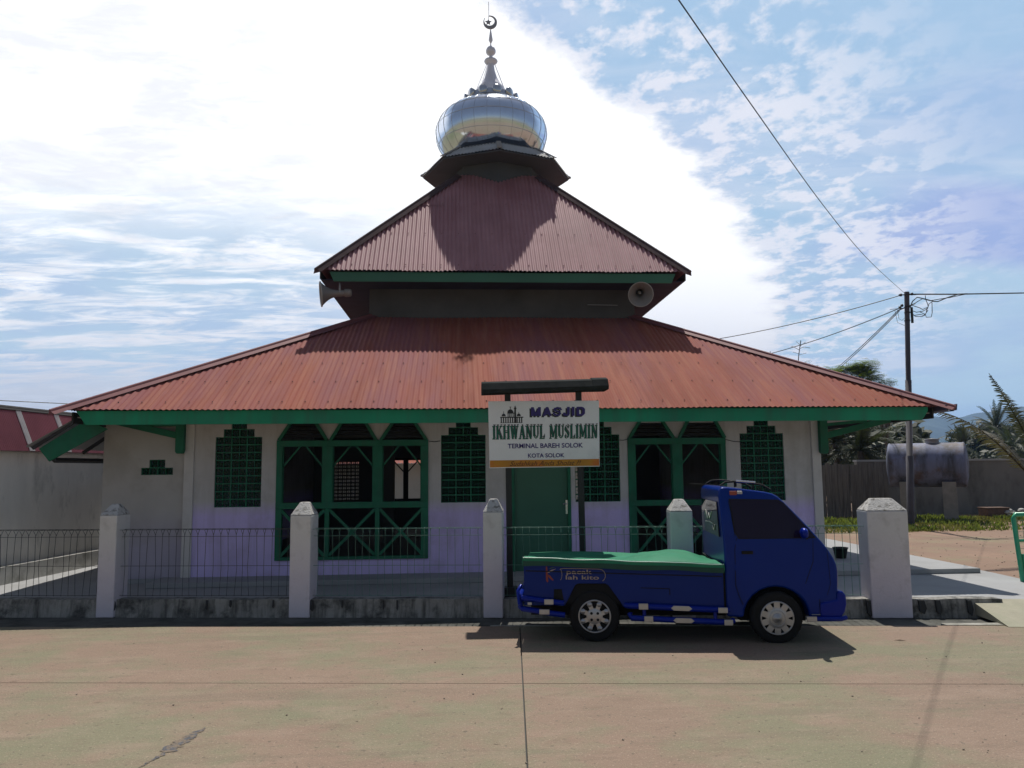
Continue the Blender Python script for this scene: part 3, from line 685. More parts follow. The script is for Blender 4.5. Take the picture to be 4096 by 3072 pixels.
fin.lathe([(.36, 10.52), (.34, 10.80), (.24, 10.93), (.15, 11.10), (.09, 11.30), (.07, 11.45)], (DX, MY, 0), n=16)
fin.lathe([(.05, 11.43), (.15, 11.49), (.165, 11.52), (.15, 11.55), (.05, 11.58), (.04, 11.66), (.05, 11.67), (.095, 11.70), (.118, 11.74), (.118, 11.80), (.09, 11.86), (.03, 11.89), (.012, 11.95), (.015, 11.97), (.052, 12.05), (.045, 12.09), (.008, 12.34), (.006, 12.36)], (DX, MY, 0), n=14)
for k in range(8):
    a = .2+2*math.pi*k/8; fin.tube([(DX+.09*math.cos(a), MY+.09*math.sin(a), 11.47), (DX+.42*math.cos(a), MY+.42*math.sin(a), 10.60)], .007, 5)
finial = mb(fin, 'finial', mat('bright_tin', (.74, .73, .80), .5, metal=.25, var=.06))
# crescent and star
b = MB(); c = Vector((DX-.01, MY, 12.50)); n_ = 28; out = []; inn = []
for i in range(n_+1):
    a = R(-222) + R(322)*i/n_ ; out.append((c.x+.165*math.cos(a), c.z+.165*math.sin(a)))
for i in range(n_+1):
    f = i/n_; a = R(-222) + R(322)*f; th_ = .075*math.sin(math.pi*f)**1.3+.004
    inn.append((c.x+(.165-th_)*math.cos(a), c.z+(.165-th_)*math.sin(a)))
for i in range(n_):
    b.prism([(out[i][0], MY-.02, out[i][1]), (out[i+1][0], MY-.02, out[i+1][1]), (inn[i+1][0], MY-.02, inn[i+1][1]), (inn[i][0], MY-.02, inn[i][1])], (0, .04, 0))
st = []
for i in range(10):
    a = math.pi/2+i*math.pi/5; r = .082 if i % 2 == 0 else .036; st.append((c.x-.045+r*math.cos(a), MY-.012, c.z+.005+r*math.sin(a)))
cc = (c.x-.045, MY-.012, c.z+.005)
for i in range(10): b.prism([cc, st[i], st[(i+1) % 10]], (0, .024, 0))
b.tube([(c.x-.045, MY, c.z+.07), (c.x-.035, MY, c.z+.155)], .006); b.tube([(c.x-.03, MY, c.z-.16), (DX, MY, 12.34)], .01)
b.tube([(c.x-.03, MY, c.z+.16), (c.x-.035, MY, 13.02)], .006)
b.build('crescent_and_star', mat('dull_metal', (.32, .31, .33), .5, metal=.4), finial)
# ------------------------------------------------------------------ fence posts and wire panels
def post(px0, px1, pytop, pycap, tw, depth, label, base_z=-.03, big=False):
    pm = (px0+px1)/2; c = at(pm, 2250, 10.47, FS); w_ = (at(px1, 2250, 10.47, FS)-at(px0, 2250, 10.47, FS)).x
    yf = Fy(c.x)-.09; ang = math.atan(FS)
    t = thing('fence_post', (c.x, yf, 0), label, 'fence post', 'concrete posts of the wire fence', ang)
    zc_ = at(pm, pycap, yf-0*c.x+0, 0).z; zt_ = at(pm, pytop, yf+depth*.5).z
    b = MB(); hw = w_/2
    k = 1.0 if not big else 1.03
    b.add([(-hw, 0, base_z), (hw, 0, base_z), (hw, depth, base_z), (-hw, depth, base_z), (-hw*k, 0, zc_), (hw*k, 0, zc_), (hw*k, depth, zc_), (-hw*k, depth, zc_)],
          [(0, 3, 2, 1), (4, 5, 6, 7), (0, 1, 5, 4), (1, 2, 6, 5), (2, 3, 7, 6), (3, 0, 4, 7)])
    b.build('shaft', m_post, t, bevel=.012, seg=2)
    b = MB(); hw2 = hw*k+.004; d0, d1 = -.004, depth+.004; tx = hw*tw; dm = depth*.56; ty_ = depth*.10
    b.add([(-hw2, d0, zc_+.001), (hw2, d0, zc_+.001), (hw2, d1, zc_+.001), (-hw2, d1, zc_+.001), (-tx, dm-ty_, zt_), (tx, dm-ty_, zt_), (tx, dm+ty_, zt_), (-tx, dm+ty_, zt_)],
          [(0, 3, 2, 1), (4, 5, 6, 7), (0, 1, 5, 4), (1, 2, 6, 5), (2, 3, 7, 6), (3, 0, 4, 7)])
    b.build('cap', m_postcap, t, bevel=.012, seg=2)
    return c.x, hw
posts = [post(396, 466, 2016, 2062, .45, .34, 'square white fence post furthest to the left, below the small stepped vent'),
         post(1160, 1243, 2008, 2062, .45, .34, 'white fence post with a pale chipped cap in front of the triple window'),
         post(1932, 2010, 1995, 2049, .4, .34, 'narrow white fence post just left of the sign pole and truck bumper'),
         post(2682, 2773, 1996, 2046, .42, .34, 'fence post rising behind the green covered truck bed'),
         post(3472, 3634, 1992, 2044, .55, .34, 'broad stout end post of the fence, in front of the truck nose', big=True)]
def panel(x0, x1, label, mt, ztop=1.10, zr=1.035):
    t = thing('wire_fence', ((x0+x1)/2, Fy((x0+x1)/2), .2), label, 'wire fence', 'wire mesh panels between the fence posts')
    cx, cy = (x0+x1)/2, Fy((x0+x1)/2)
    def P(x, dy, z): return (x-cx, Fy(x)+dy-cy+.05, z-.2)
    n = max(2, round((x1-x0)/.0985)); b = MB(); r = .0034
    for i in range(n):
        x = x0 + (i+.5)*(x1-x0)/n
        jx_ = random.gauss(0, .006); jb = random.gauss(0, .010)
        b.tube([P(x+jx_*.3, 0, .225), P(x+jx_+jb, jb, .6), P(x+jx_, 0, zr), P(x+jx_, -.075+jx_, ztop), P(x+jx_, .075, ztop), P(x+jx_, 0, zr-.02)], r, 4, caps=False)
    b.build('upright_wires', mt, t)
    b = MB()
    for dy, z in ((0, .235), (0, .62), (0, zr-.03), (-.075, ztop), (.075, ztop)): b.tube([P(x0, dy, z), P(x1, dy, z)], r*1.15, 4)
    b.build('cross_wires', mt, t)
g = .015
panel(-8.6, posts[0][0]-posts[0][1]-g, 'rusty wire fence panel at the far left end, against the stained neighbouring wall', m_wire)
panel(posts[0][0]+posts[0][1]+g, posts[1][0]-posts[1][1]-g, 'wire fence panel below the leftmost tall stepped vent', m_wire)
panel(posts[1][0]+posts[1][1]+g, posts[2][0]-posts[2][1]-g, 'wire fence panel crossing in front of the triple green window', m_wireg)
panel(posts[2][0]+posts[2][1]+g, posts[3][0]-posts[3][1]-g, 'wire fence panel with the two sign poles behind it, in front of the green door', m_wireg)
panel(posts[3][0]+posts[3][1]+g, posts[4][0]-posts[4][1]-g, 'wire fence panel partly hidden by the truck cab, ending at the broad post', m_wireg)

# ------------------------------------------------------------------ mosque sign
SB = atz(2040, 2393, .17); sg = thing('mosque_sign', (SB.x+.45, SB.y, .17), 'white mosque name board on two black poles under a grey hood', 'sign')
SY, SSL = SB.y+.06+0*SB.x, -.07
def sp(px, py, d=0): P = at(px, py, SY-d, 0); return P
def smb(b, name, mt, parent=None, **k):
    o = b.build(name, mt, **k); o.parent = parent or sg
    if parent is None: o.location = (-SB.x-.45, -SB.y, -.17)
    return o
for (tx0, ty0, bx0, by0) in ((2030, 1560, 2041, 2392), (2313, 1555, 2336, 2392)):
    b = MB(); T_ = at(tx0, ty0, SY+.072); B_ = at(bx0, by0, SY+.072); B_.z = .17; b.bar(B_, T_, .078, .07, up=(0, 1, 0))
    b.box(B_.x-.12, B_.x+.1, B_.y-.12, B_.y+.08, .17, .30)
    smb(b, 'pole', m_black, bevel=.005)
TL, TR, BR, BL = sp(1953, 1605), sp(2396, 1602), sp(2399, 1866), sp(1958, 1873)
b = MB(); b.prism([TL, TR, BR, BL][::-1], (0, .03, 0)); board = smb(b, 'board', m_white, bevel=.004)
def bp2(u, v, d=.002):                                  # board coordinates 0..1 from top left
    t = TL.lerp(TR, u); q = BL.lerp(BR, u); P = t.lerp(q, v); return P + Vector((0, -d, 0))
b = MB(); b.prism([bp2(.004, .885), bp2(.996, .885), bp2(.996, .988), bp2(.004, .988)][::-1], (0, .001, 0)); smb(b, 'orange_band', m_orange, board)
UX = (TR-TL); UV = (BL-TL)
def lettering(txt, u0, u1, v0, v1, mt, name='lettering', bold=.0, shear=0, d=.003, parent=board, frame=None, space=1.0):
    cu = bpy.data.curves.new('t', 'FONT'); cu.body = txt; cu.shear = shear; cu.offset = bold; cu.space_character = space; cu.resolution_u = 3
    ob = bpy.data.objects.new('t', cu); scene.collection.objects.link(ob); dg = bpy.context.evaluated_depsgraph_get(); dg.update()
    me = bpy.data.meshes.new_from_object(ob.evaluated_get(dg)); bpy.data.objects.remove(ob)
    xs = [v.co.x for v in me.vertices]; ys = [v.co.y for v in me.vertices]; x0, x1, y0, y1 = min(xs), max(xs), min(ys), max(ys)
    fr = frame or bp2
    for v in me.vertices:
        a = (v.co.x-x0)/(x1-x0); c = (v.co.y-y0)/(y1-y0); v.co = fr(u0+(u1-u0)*a, v1+(v0-v1)*c, d)
    me.materials.clear(); me.materials.append(mt); me.name = name
    o = link(bpy.data.objects.new(name, me)); o.parent = parent; return o
# board pixel helper: photo pixel on board -> u, v
def uv(px, py): return ((px-1955)/442., (py-1604)/266.)
def tl_(txt, x0, y0, x1, y1, mt, **k):
    a = uv(x0, y0); c = uv(x1, y1); return lettering(txt, a[0], c[0], a[1], c[1], mt, **k)
def block_word(x0_, y0_, x1_, y1_, mt, d):              # heavy sans capitals M A S J I D
    b = MB(); n_ = [0]; W_ = [1.25, 1.15, 1.0, .85, .42, 1.08]; gp = .22; tot = sum(W_)+gp*5; T = .34; V = .20
    ua_, va_ = uv(x0_, y0_); ub_, vb_ = uv(x1_, y1_)
    def pg(pts):
        n_[0] += 1; b.poly([bp2(ua_+(ub_-ua_)*px_/tot, vb_+(va_-vb_)*py_, d+n_[0]*.00004) for px_, py_ in pts])
    def q(a, c_, e, f): pg([(a, c_), (e, c_), (e, f), (a, f)])
    x = 0
    q(x, 0, x+T, 1); q(x+1.25-T, 0, x+1.25, 1); pg([(x+.03, 1), (x+T, 1), (x+.625+.12, .0), (x+.625-.12, 0)]); pg([(x+1.25-T, 1), (x+1.22, 1), (x+.625+.12, 0), (x+.625-.12, 0)])
    x += 1.25+gp; pg([(x, 0), (x+T, 0), (x+.575+.16, 1), (x+.575-.16, 1)]); pg([(x+1.15-T, 0), (x+1.15, 0), (x+.575+.16, 1), (x+.575-.16, 1)]); q(x+.3, .2, x+.85, .2+V)
    x += 1.15+gp
    ctr = [(.95, .72), (.84, .86), (.5, .91), (.17, .82), (.17, .64), (.45, .53), (.78, .42), (.84, .24), (.7, .12), (.42, .08), (.15, .16), (.05, .30)]
    for (a0, c0), (a1, c1) in zip(ctr, ctr[1:]): pg([(a0-.13+x, c0-.09), (a0+.13+x, c0-.09 if abs(c0-c1) < .05 else c0), (a0+.13+x, c0+.09), (a1+.13+x, c1+.09), (a1+.10+x, c1-.09), (a1-.13+x, c1-.09)][:0] or [(a0+x-.13, c0), (a0+x, c0-.09), (a1+x, c1-.09), (a1+x+.13, c1), (a1+x, c1+.09), (a0+x, c0+.09)])
    for a0, c0 in ctr: q(x+a0-.13, c0-.085, x+a0+.13, c0+.085)
    x += 1.0+gp; q(x+.85-T, .22, x+.85, 1); q(x+.22, 0, x+.72, V); q(x, .08, x+T-.03, .36); pg([(x+.85-T, .22), (x+.85, .22), (x+.72, 0), (x+.5, 0)]); pg([(x, .10), (x+.22, 0), (x+.3, .2), (x+.1, .3)])
    x += .85+gp; q(x+.04, 0, x+.04+T, 1)
    x += .42+gp; q(x, 0, x+T, 1); q(x, 1-V, x+.72, 1); q(x, 0, x+.72, V); q(x+1.08-T, .24, x+1.08, .76); pg([(x+.6, 1), (x+.85, .96), (x+1.08, .76), (x+1.08-T, .74), (x+.6, .8)]); pg([(x+.6, 0), (x+.6, .2), (x+1.08-T, .26), (x+1.08, .24), (x+.85, .04)])
    smb(b, 'lettering', mt, board)
block_word(2118, 1634, 2334, 1670, m_ink, .0015); block_word(2124, 1629, 2340, 1665, m_blueink, .0035)
tl_('TERMINAL BAREH SOLOK', 2029, 1774, 2330, 1793, m_blueink, bold=.022)
tl_('KOTA SOLOK', 2109, 1814, 2255, 1831, m_blueink, bold=.022)
tl_('Sudahkah Anda Sholat ?!', 2036, 1844, 2322, 1863, m_brownink, shear=.45, d=.0032)
# condensed slab-serif letters for the middle line
def slab_word(word, U0, U1, V0, V1, mt, d, grow=0.0, name='lettering'):
    wds = {'I': .50, 'K': 1.05, 'H': 1.1, 'W': 1.35, 'A': 1.0, 'N': 1.1, 'U': 1.02, 'L': .85, 'M': 1.3, 'S': .8, ' ': .6}
    tot = sum(wds[c] for c in word) + .10*(len(word)-1); x = 0; b = MB(); cnt = [0]
    def P(a, c): return U0+(U1-U0)*a/tot, V1+(V0-V1)*c
    def pg(pts):
        cnt[0] += 1; dd = d + cnt[0]*.00004
        b.poly([bp2(*P(px_, py_), dd) for px_, py_ in pts])
    def st(x0, y0, x1, y1, t):
        g_ = grow; dx, dy = x1-x0, y1-y0; l = math.hypot(dx, dy*2.2)
        if abs(dx) < 1e-6: pg([(x0-t/2-g_, y0-g_*.3), (x0+t/2+g_, y0-g_*.3), (x1+t/2+g_, y1+g_*.3), (x1-t/2-g_, y1+g_*.3)])
        elif abs(dy) < 1e-6: pg([(x0-g_, y0-t/2-g_*.3), (x1+g_, y0-t/2-g_*.3), (x1+g_, y0+t/2+g_*.3), (x0-g_, y0+t/2+g_*.3)])
        else: pg([(x0-t/2-g_, y0), (x0+t/2+g_, y0), (x1+t/2+g_, y1), (x1-t/2-g_, y1)])
    T, t, sv_ = .21, .09, .055
    def ser(x_, y_, hw=.2): st(x_-hw, y_, x_+hw, y_, sv_)
    top, bot = .975, .025
    for ch in word:
        w_ = wds[ch]
        if ch == 'I': st(x+w_/2, 0, x+w_/2, 1, T); ser(x+w_/2, top); ser(x+w_/2, bot)
        if ch in 'KHN': st(x+.22, 0, x+.22, 1, T if ch != 'N' else t); ser(x+.22, top); ser(x+.22, bot)
        if ch == 'K': st(x+.3, .42, x+.82, 1, t); st(x+.88, 0, x+.45, .6, T); ser(x+.82, top, .16); ser(x+.88, bot, .16)
        if ch == 'H': st(x+.88, 0, x+.88, 1, T); ser(x+.88, top); ser(x+.88, bot); st(x+.2, .52, x+.9, .52, sv_)
        if ch == 'N': st(x+.22, 1, x+.86, 0, T); st(x+.9, 0, x+.9, 1, t); ser(x+.9, top, .16)
        if ch == 'U':
            st(x+.22, .22, x+.22, 1, T); ser(x+.22, top); st(x+.84, .22, x+.84, 1, t); ser(x+.84, top, .16)
            pts = [(x+.53-.35*math.cos(math.pi*i/8), .24-.22*math.sin(math.pi*i/8)) for i in range(9)]
            for i in range(8): pg([pts[i], pts[i+1], (x+.53+(pts[i+1][0]-x-.53)*.55, pts[i+1][1]+.07), (x+.53+(pts[i][0]-x-.53)*.55, pts[i][1]+.07)])
        if ch == 'L': st(x+.24, 0, x+.24, 1, T); ser(x+.24, top); st(x+.05, bot, x+.8, bot, sv_); st(x+.76, 0, x+.76, .25, .07)
        if ch == 'A': st(x+.16, 0, x+.5, 1, t); st(x+.82, 0, x+.5, 1, T); ser(x+.16, bot, .16); ser(x+.82, bot, .17); st(x+.3, .33, x+.7, .33, sv_)
        if ch == 'W':
            st(x+.42, 0, x+.2, 1, T); st(x+.42, 0, x+.68, 1, t); st(x+.92, 0, x+.68, 1, T); st(x+.92, 0, x+1.18, 1, t)
            for q in (.2, .68, 1.18): ser(x+q, top, .16)
        if ch == 'M':
            st(x+.18, 0, x+.18, 1, t); st(x+.22, 1, x+.64, .1, T); st(x+.64, .1, x+1.05, 1, t); st(x+1.08, 0, x+1.08, 1, T)
            ser(x+.18, bot, .14); ser(x+1.08, bot, .18); ser(x+.18, top, .14); ser(x+1.08, top, .18)
        if ch == 'S':
            ctr = [(.66, .78), (.6, .93), (.4, .99), (.2, .92), (.12, .76), (.25, .60), (.5, .45), (.66, .28), (.58, .08), (.38, .01), (.17, .07), (.1, .25)]
            for i in range(len(ctr)-1):
                (a0, c0), (a1, c1) = ctr[i], ctr[i+1]; h = .10 if 3 < i < 8 else .055; h += grow
                pg([(x+a0-h, c0-.02), (x+a0+h, c0+.02), (x+a1+h, c1+.02), (x+a1-h, c1-.02)])
        x += w_+.10
    return smb(b, name, mt, board)
ua, va = uv(1969, 1704); ub, vb = uv(2389, 1756)
for wd_, f0, f1 in (('IKHWANUL', 0, .494), ('MUSLIMIN', .540, 1)):
    u0_, u1_ = ua+(ub-ua)*f0, ua+(ub-ua)*f1
    slab_word(wd_, u0_+.006, u1_+.006, va-.025, vb-.025, m_greyink, .0015, .015)
    slab_word(wd_, u0_, u1_, va, vb, m_ink, .003, .055)
    slab_word(wd_, u0_, u1_, va, vb, m_greenink, .005, 0)
# little mosque emblem
b = MB(); ec = [0]
def E(pts):
    ec[0] += 1; b.poly([bp2(*uv(x, y), .002+ec[0]*.00005) for x, y in pts])
def er(x0, y0, x1, y1): E([(x0, y1), (x1, y1), (x1, y0), (x0, y0)])
er(2001, 1667, 2093, 1671); er(2001, 1690, 2089, 1692)
for x in range(2003, 2090, 9): er(x, 1671, x+4.5, 1690)
er(2030, 1651, 2057, 1654)
for x in (2031, 2037, 2043, 2051): er(x, 1654, x+3, 1667)
def dm(cx, cy, r, h): E([(cx-r, cy)] + [(cx+r*math.cos(a), cy-h*math.sin(a)) for a in [math.pi*(1-i/10) for i in range(11)]][1:-1] + [(cx+r, cy)])
dm(2042, 1651, 12, 14); dm(2015, 1665, 8, 11); dm(2075, 1665, 8, 11)
er(2041, 1626, 2043, 1638); E([(2037, 1624), (2042, 1631), (2047, 1624), (2042, 1634)]); er(2014.3, 1645, 2015.7, 1655); er(2074.3, 1648, 2075.7, 1655)
E([(2056, 1690), (2065, 1690), (2064, 1630), (2061, 1621), (2058, 1630)]); er(2056, 1632, 2066, 1636)
smb(b, 'mosque_emblem', m_ink, board)
# hood over the board
b = MB(); A0, A1 = sp(1926, 1553), sp(2422, 1538)
def hoodring(c, s=1): return [c+Vector((0, -.17, -.085*s)), c+Vector((0, -.19, -.04*s)), c+Vector((0, -.12, .055*s)), c+Vector((0, .02, .09*s)), c+Vector((0, .15, .05*s)), c+Vector((0, .19, -.06*s)), c+Vector((0, .17, -.085*s))]
r0, r1 = hoodring(A0), hoodring(A1, .95); k = 7
b.add(r0+r1, [(i, (i+1) % k, k+(i+1) % k, k+i) for i in range(k)] + [list(range(k))[::-1], list(range(k, 2*k))])
c0 = A0.lerp(A1, .88); r2 = [p+Vector((0, -.004, .006)) for p in hoodring(c0, 1.05)]; r3 = [p+Vector((.012, -.004, .006)) for p in hoodring(A1, 1.05)]
b.add(r2+r3, [(i, (i+1) % k, k+(i+1) % k, k+i) for i in range(k)] + [list(range(k))[::-1], list(range(k, 2*k))])
smb(b, 'hood', mat('grey_hood_sheet', (.032, .035, .034), .95, var=.3, vscale=5, spec=.05), bevel=.006)

# ------------------------------------------------------------------ loudspeakers
m_horn = mat('grey_horn_paint', (.22, .21, .20), .5, var=.08, vscale=6)
m_hornlip = mat('pale_horn_rim', (.34, .34, .32), .45, var=.08)
def horn(loc, axis, Rm, Ln, label, neckr=.07):
    t = thing('loudspeaker', loc, label, 'loudspeaker', 'horn loudspeakers of the mosque')
    ax = Vector(axis).normalized(); b = MB(); pr = []
    for i in range(13):
        f = i/12; pr.append((neckr + (Rm-neckr)*f**2.3, Ln*f))
    b.lathe([(neckr*.9, -.10), (neckr, -.02)] + pr, (0, 0, 0), ax, 28)
    b.lathe([(r-.006, h+.003) for r, h in pr], (0, 0, 0), ax, 28)
    b.build('horn', m_horn, t)
    b = MB(); b.lathe([(Rm-.008, Ln+.004), (Rm+.004, Ln+.010), (Rm+.008, Ln), (Rm, Ln-.012)], (0, 0, 0), ax, 28); b.build('rim', m_hornlip, t)
    b = MB(); b.lathe([(0, .40*Ln+.06), (.018, .40*Ln+.05), (.03, .40*Ln), (.032, .1)], (0, 0, 0), ax, 16); b.build('driver_cone', m_hornlip, t)
    b = MB(); b.lathe([(0, -.22), (.06, -.22), (.075, -.19), (.075, -.10), (.05, -.08)], (0, 0, 0), ax, 18); b.build('driver', m_horn, t)
    b = MB(); s_ = Vector((0, 0, 1)); u = ax.cross(s_).normalized(); b.tube([u*(neckr+.02), u*(neckr+.03)+s_*.12, s_*.2, -u*(neckr+.03)+s_*.12, -u*(neckr+.02)], .012, 6); b.build('bracket', m_capgrey, t)
    return t
P = at(2556, 1168, 14.95); horn(P, (-.10, -.80, -.30), .235, .34, 'round grey horn loudspeaker facing the street under the right eave of the upper roof')
P = at(1358, 1173, 14.72); horn(P, (-.93, -.22, -.10), .235, .34, 'grey horn loudspeaker pointing sideways off the left eave of the upper roof', .062)

# ------------------------------------------------------------------ the pickup truck
TRK = thing('pickup_truck', (1.42, 8.72, 0), 'dark blue mini pickup truck with a green covered bed, parked along the fence', 'pickup truck', rz=R(-8))
def carpaint(name, col, rough=.28, metal=.1):
    return mat(name, col, rough, metal=metal, var=.06, vscale=2, coat=.12, spec=.15, bump=.10, bscale=2.2)
m_blue = carpaint('blue_car_paint', (.0008, .022, .20))
m_bluel = carpaint('bright_blue_paint', (.002, .016, .24))
m_glass = mat('tinted_glass', (.012, .006, .022), .03, var=0, spec=.28)
m_rub = mat('black_rubber', (.010, .010, .010), .85, var=.2, vscale=8)
m_tyre = mat('tyre_rubber', (.006, .006, .006), .9, var=.2, vscale=10)
m_chrome = mat('chrome', (.6, .6, .62), .2, metal=1, var=.05)
m_silver = mat('hubcap_silver', (.40, .40, .41), .35, metal=.7, var=.1, vscale=9)
m_under = mat('underbody', (.008, .008, .008), .95, var=.2)
TWD = 1.42
def yi(z): return .01 if z < .35 else (0 if z < 1.06 else .115*((z-1.06)/.58)**1.1)
arch_c = (1.95, .262); AR = .342
arc = [(arch_c[0]-AR*math.cos(math.pi*i/12), arch_c[1]+AR*math.sin(math.pi*i/12)*.95) for i in range(13)]
low = [(1.43, .27)] + arc + [(2.56, .29), (2.585, .42), (2.592, .52), (2.602, .64), (2.606, .74), (2.596, .82), (2.565, .90), (2.50, 1.00), (2.455, 1.06)]
beltr = (1.42, 1.06)
upp = [(2.455, 1.06), (2.33, 1.215), (2.20, 1.365), (2.09, 1.487), (2.04, 1.535), (1.985, 1.568), (1.90, 1.590), (1.75, 1.612), (1.60, 1.632), (1.50, 1.643), (1.43, 1.640), (1.405, 1.60), (1.40, 1.54), (1.42, 1.06)]
b = MB(); out = low[:-1] + upp[:-1] + [beltr]
n = len(out)
near = [(x, yi(z), z) for x, z in out]; far = [(x, TWD-yi(z), z) for x, z in out]
nl = len(low)  # low has nl pts; index nl-1 is the belt front in 'out'
b.add(near+far, [], 0)
lo_idx = list(range(nl)) + [n-1]; up_idx = list(range(nl-1, n))
b.f += [lo_idx, up_idx, [i+n for i in lo_idx][::-1], [i+n for i in up_idx][::-1]]; b.m += [0]*4; b.sm += [False]*4
for i in range(n):
    j = (i+1) % n
    b.f.append([i, i+n, j+n, j]); b.m.append(0); b.sm.append(False)
cab = b.build('cab', m_blue, TRK, bevel=.028, seg=4)
for p_ in cab.data.polygons: p_.use_smooth = True
wn_ = cab.modifiers.new('n', 'WEIGHTED_NORMAL'); wn_.keep_sharp = False; wn_.weight = 100
def side(pts, off, mt, name, parent, th=.006, mi=0):
    bb_ = MB(); bb_.prism([(x, yi(z)-off, z) for x, z in pts][::-1], (0, th, 0)); return bb_.build(name, mt, parent)
wpts = [(1.515, 1.508), (2.03, 1.495), (2.085, 1.462), (2.315, 1.195), (2.385, 1.105), (1.585, 1.100), (1.548, 1.17), (1.535, 1.35)]
def grow(pts, g_): 
    cx = sum(p[0] for p in pts)/len(pts); cz = sum(p[1] for p in pts)/len(pts)
    return [(cx+(x-cx)*(1+g_/abs(.4)), cz+(z-cz)*(1+g_/.2)) for x, z in pts]
side(grow(wpts, .010), .002, m_rub, 'window_seal', cab)
side(wpts, .005, m_glass, 'side_window', cab)
bb_ = MB(); bb_.prism([(x, TWD-yi(z)+.005, z) for x, z in wpts], (0, -.006, 0)); bb_.build('side_window', m_glass, cab)
# windscreen and rear window
bb_ = MB(); sl = Vector((2.10-2.43, 0, 1.475-1.09)).normalized(); nv = Vector((-sl.z*-1, 0, sl.x*-1)).normalized()
bb_.add([(2.438, .10, 1.10), (2.438, TWD-.10, 1.10), (2.115, TWD-.17, 1.475), (2.115, .17, 1.475)], [(0, 1, 2, 3)]); 
bb_.build('windscreen', m_glass, cab)
bb_ = MB(); bb_.prism([(1.402, .20, 1.48), (1.412, .17, 1.10), (1.412, TWD-.17, 1.10), (1.402, TWD-.20, 1.48)], (-.012, 0, 0)); bb_.build('rear_window', m_glass, cab)
bb_ = MB()                                             # white scrawl sticker on the rear glass
zz_ = 1.28
for pts in ([(.95, 1.30), (.9, 1.36), (.85, 1.30), (.8, 1.26), (.72, 1.33), (.66, 1.27), (.6, 1.31), (.52, 1.36)], [(.95, 1.22), (.7, 1.235), (.45, 1.225)], [(.5, 1.20), (.4, 1.16), (.35, 1.22)]):
    bb_.tube([(1.391, y, z) for y, z in pts], .007, 4)
bb_.build('sticker', mat('sticker_white', (.45, .45, .42), .6), cab)
def gap(pts, w_=.006):                                  # panel gaps of the door
    bb_ = MB()
    for (x0, z0), (x1, z1) in zip(pts, pts[1:]): bb_.bar((x0, yi(z0)-.0012, z0), (x1, yi(z1)-.0012, z1), w_, .003)
    bb_.build('door_gap', m_under, cab)
gap([(1.56, 1.10), (1.535, .98), (1.53, .60), (1.56, .50), (1.60, .40)]); gap([(2.36, 1.08), (2.35, .85), (2.26, .62)]); gap([(2.50, .98), (2.52, .62), (2.48, .50)], .004); gap([(2.40, .30), (2.40, .48)])
gap([(1.50, 1.50), (1.515, 1.40), (1.545, 1.12)])
bb_ = MB(); bb_.box(1.605, 1.725, -.012, .0, .93, .965); bb_.box(1.615, 1.715, -.020, -.010, .945, .96); bb_.build('door_handle', m_rub, cab, bevel=.003)
bb_ = MB(); bb_.lathe([(0, -.035), (.04, -.032), (.058, -.015), (.06, .01), (.05, .035), (0, .04)], (0, 0, 0), (1, 0, 0), 16)
for i, v in enumerate(bb_.v): bb_.v[i] = (v[0]*.9+2.235, v[1]*1.25-.115, v[2]*.95+1.160)
bb_.bar((2.25, -.07, 1.13), (2.30, .01, 1.10), .03, .03, 1); mir = bb_.build('wing_mirror', [m_bluel, m_rub], cab)
m_hl = mat('headlight_lens', (.35, .33, .36), .1, spec=.6)
for y_ in (.03, TWD-.30): bb_ = MB(); bb_.box(2.560, 2.612, y_, y_+.27, .58, .74); bb_.build('headlight', m_hl, cab, bevel=.01)
bb_ = MB(); bb_.box(1.52, 1.60, yi(1.57)-.006, .12, 1.555, 1.60, 0); bb_.box(1.60, 1.66, yi(1.57)-.002, .12, 1.565, 1.60, 1); bb_.build('marker_light', [mat('red_lens', (.30, .05, .03), .3), m_silver], cab, bevel=.006)
# front bumper
bb_ = MB(); bb_.prism([(2.40, -.012, .25), (2.60, -.012, .25), (2.655, -.012, .33), (2.675, -.012, .41), (2.672, -.012, .50), (2.640, -.012, .545), (2.585, -.012, .545), (2.575, -.012, .46), (2.40, -.012, .42)][::-1], (0, TWD+.024, 0))
fbp = bb_.build('front_bumper', m_bluel, TRK, bevel=.02, seg=3)
bb_ = MB(); bb_.tube([(2.25, -.035, .262), (2.60, -.035, .262), (2.66, 0, .27)], .026, 10); bb_.build('bumper_bar', m_bluel, fbp)
# roof rack and aerial
bb_ = MB()
for y in (.20, 1.14): bb_.tube([(1.44, y, 1.655), (1.50, y, 1.695), (1.60, y, 1.702), (1.75, y, 1.690), (1.90, y, 1.66), (1.99, y, 1.605)], .011, 8); bb_.tube([(1.60, y, 1.64), (1.60, y, 1.70)], .01, 6); bb_.tube([(1.80, y, 1.62), (1.80, y, 1.68)], .01, 6)
bb_.tube([(1.55, .20, 1.705), (1.80, 1.14, 1.70)], .009, 6); bb_.tube([(1.80, .2, 1.69), (1.60, 1.14, 1.705)], .009, 6)
rk = bb_.build('roof_rack', m_rub, TRK)
bb_ = MB(); bb_.tube([(1.61, .188, 1.708), (1.82, .188, 1.690)], .012, 8); bb_.build('chrome_strip', m_chrome, rk)
bb_ = MB(); bb_.tube([(1.50, .15, 1.655), (1.10, .12, 1.685)], .003, 5); bb_.build('aerial', m_rub, TRK)
# chassis and wheel wells
bb_ = MB(); bb_.box(-.68, 2.5, .26, TWD-.26, .24, .38); bb_.box(-.30, .33, .03, TWD-.03, .40, .62); bb_.box(1.60, 2.30, .20, TWD-.20, .2, .60); bb_.box(1.405, 1.44, .03, TWD-.03, .3, .8)
bb_.tube([(0.02, .1, .27), (.02, TWD-.1, .27)], .04, 8); bb_.build('chassis', m_under, TRK)
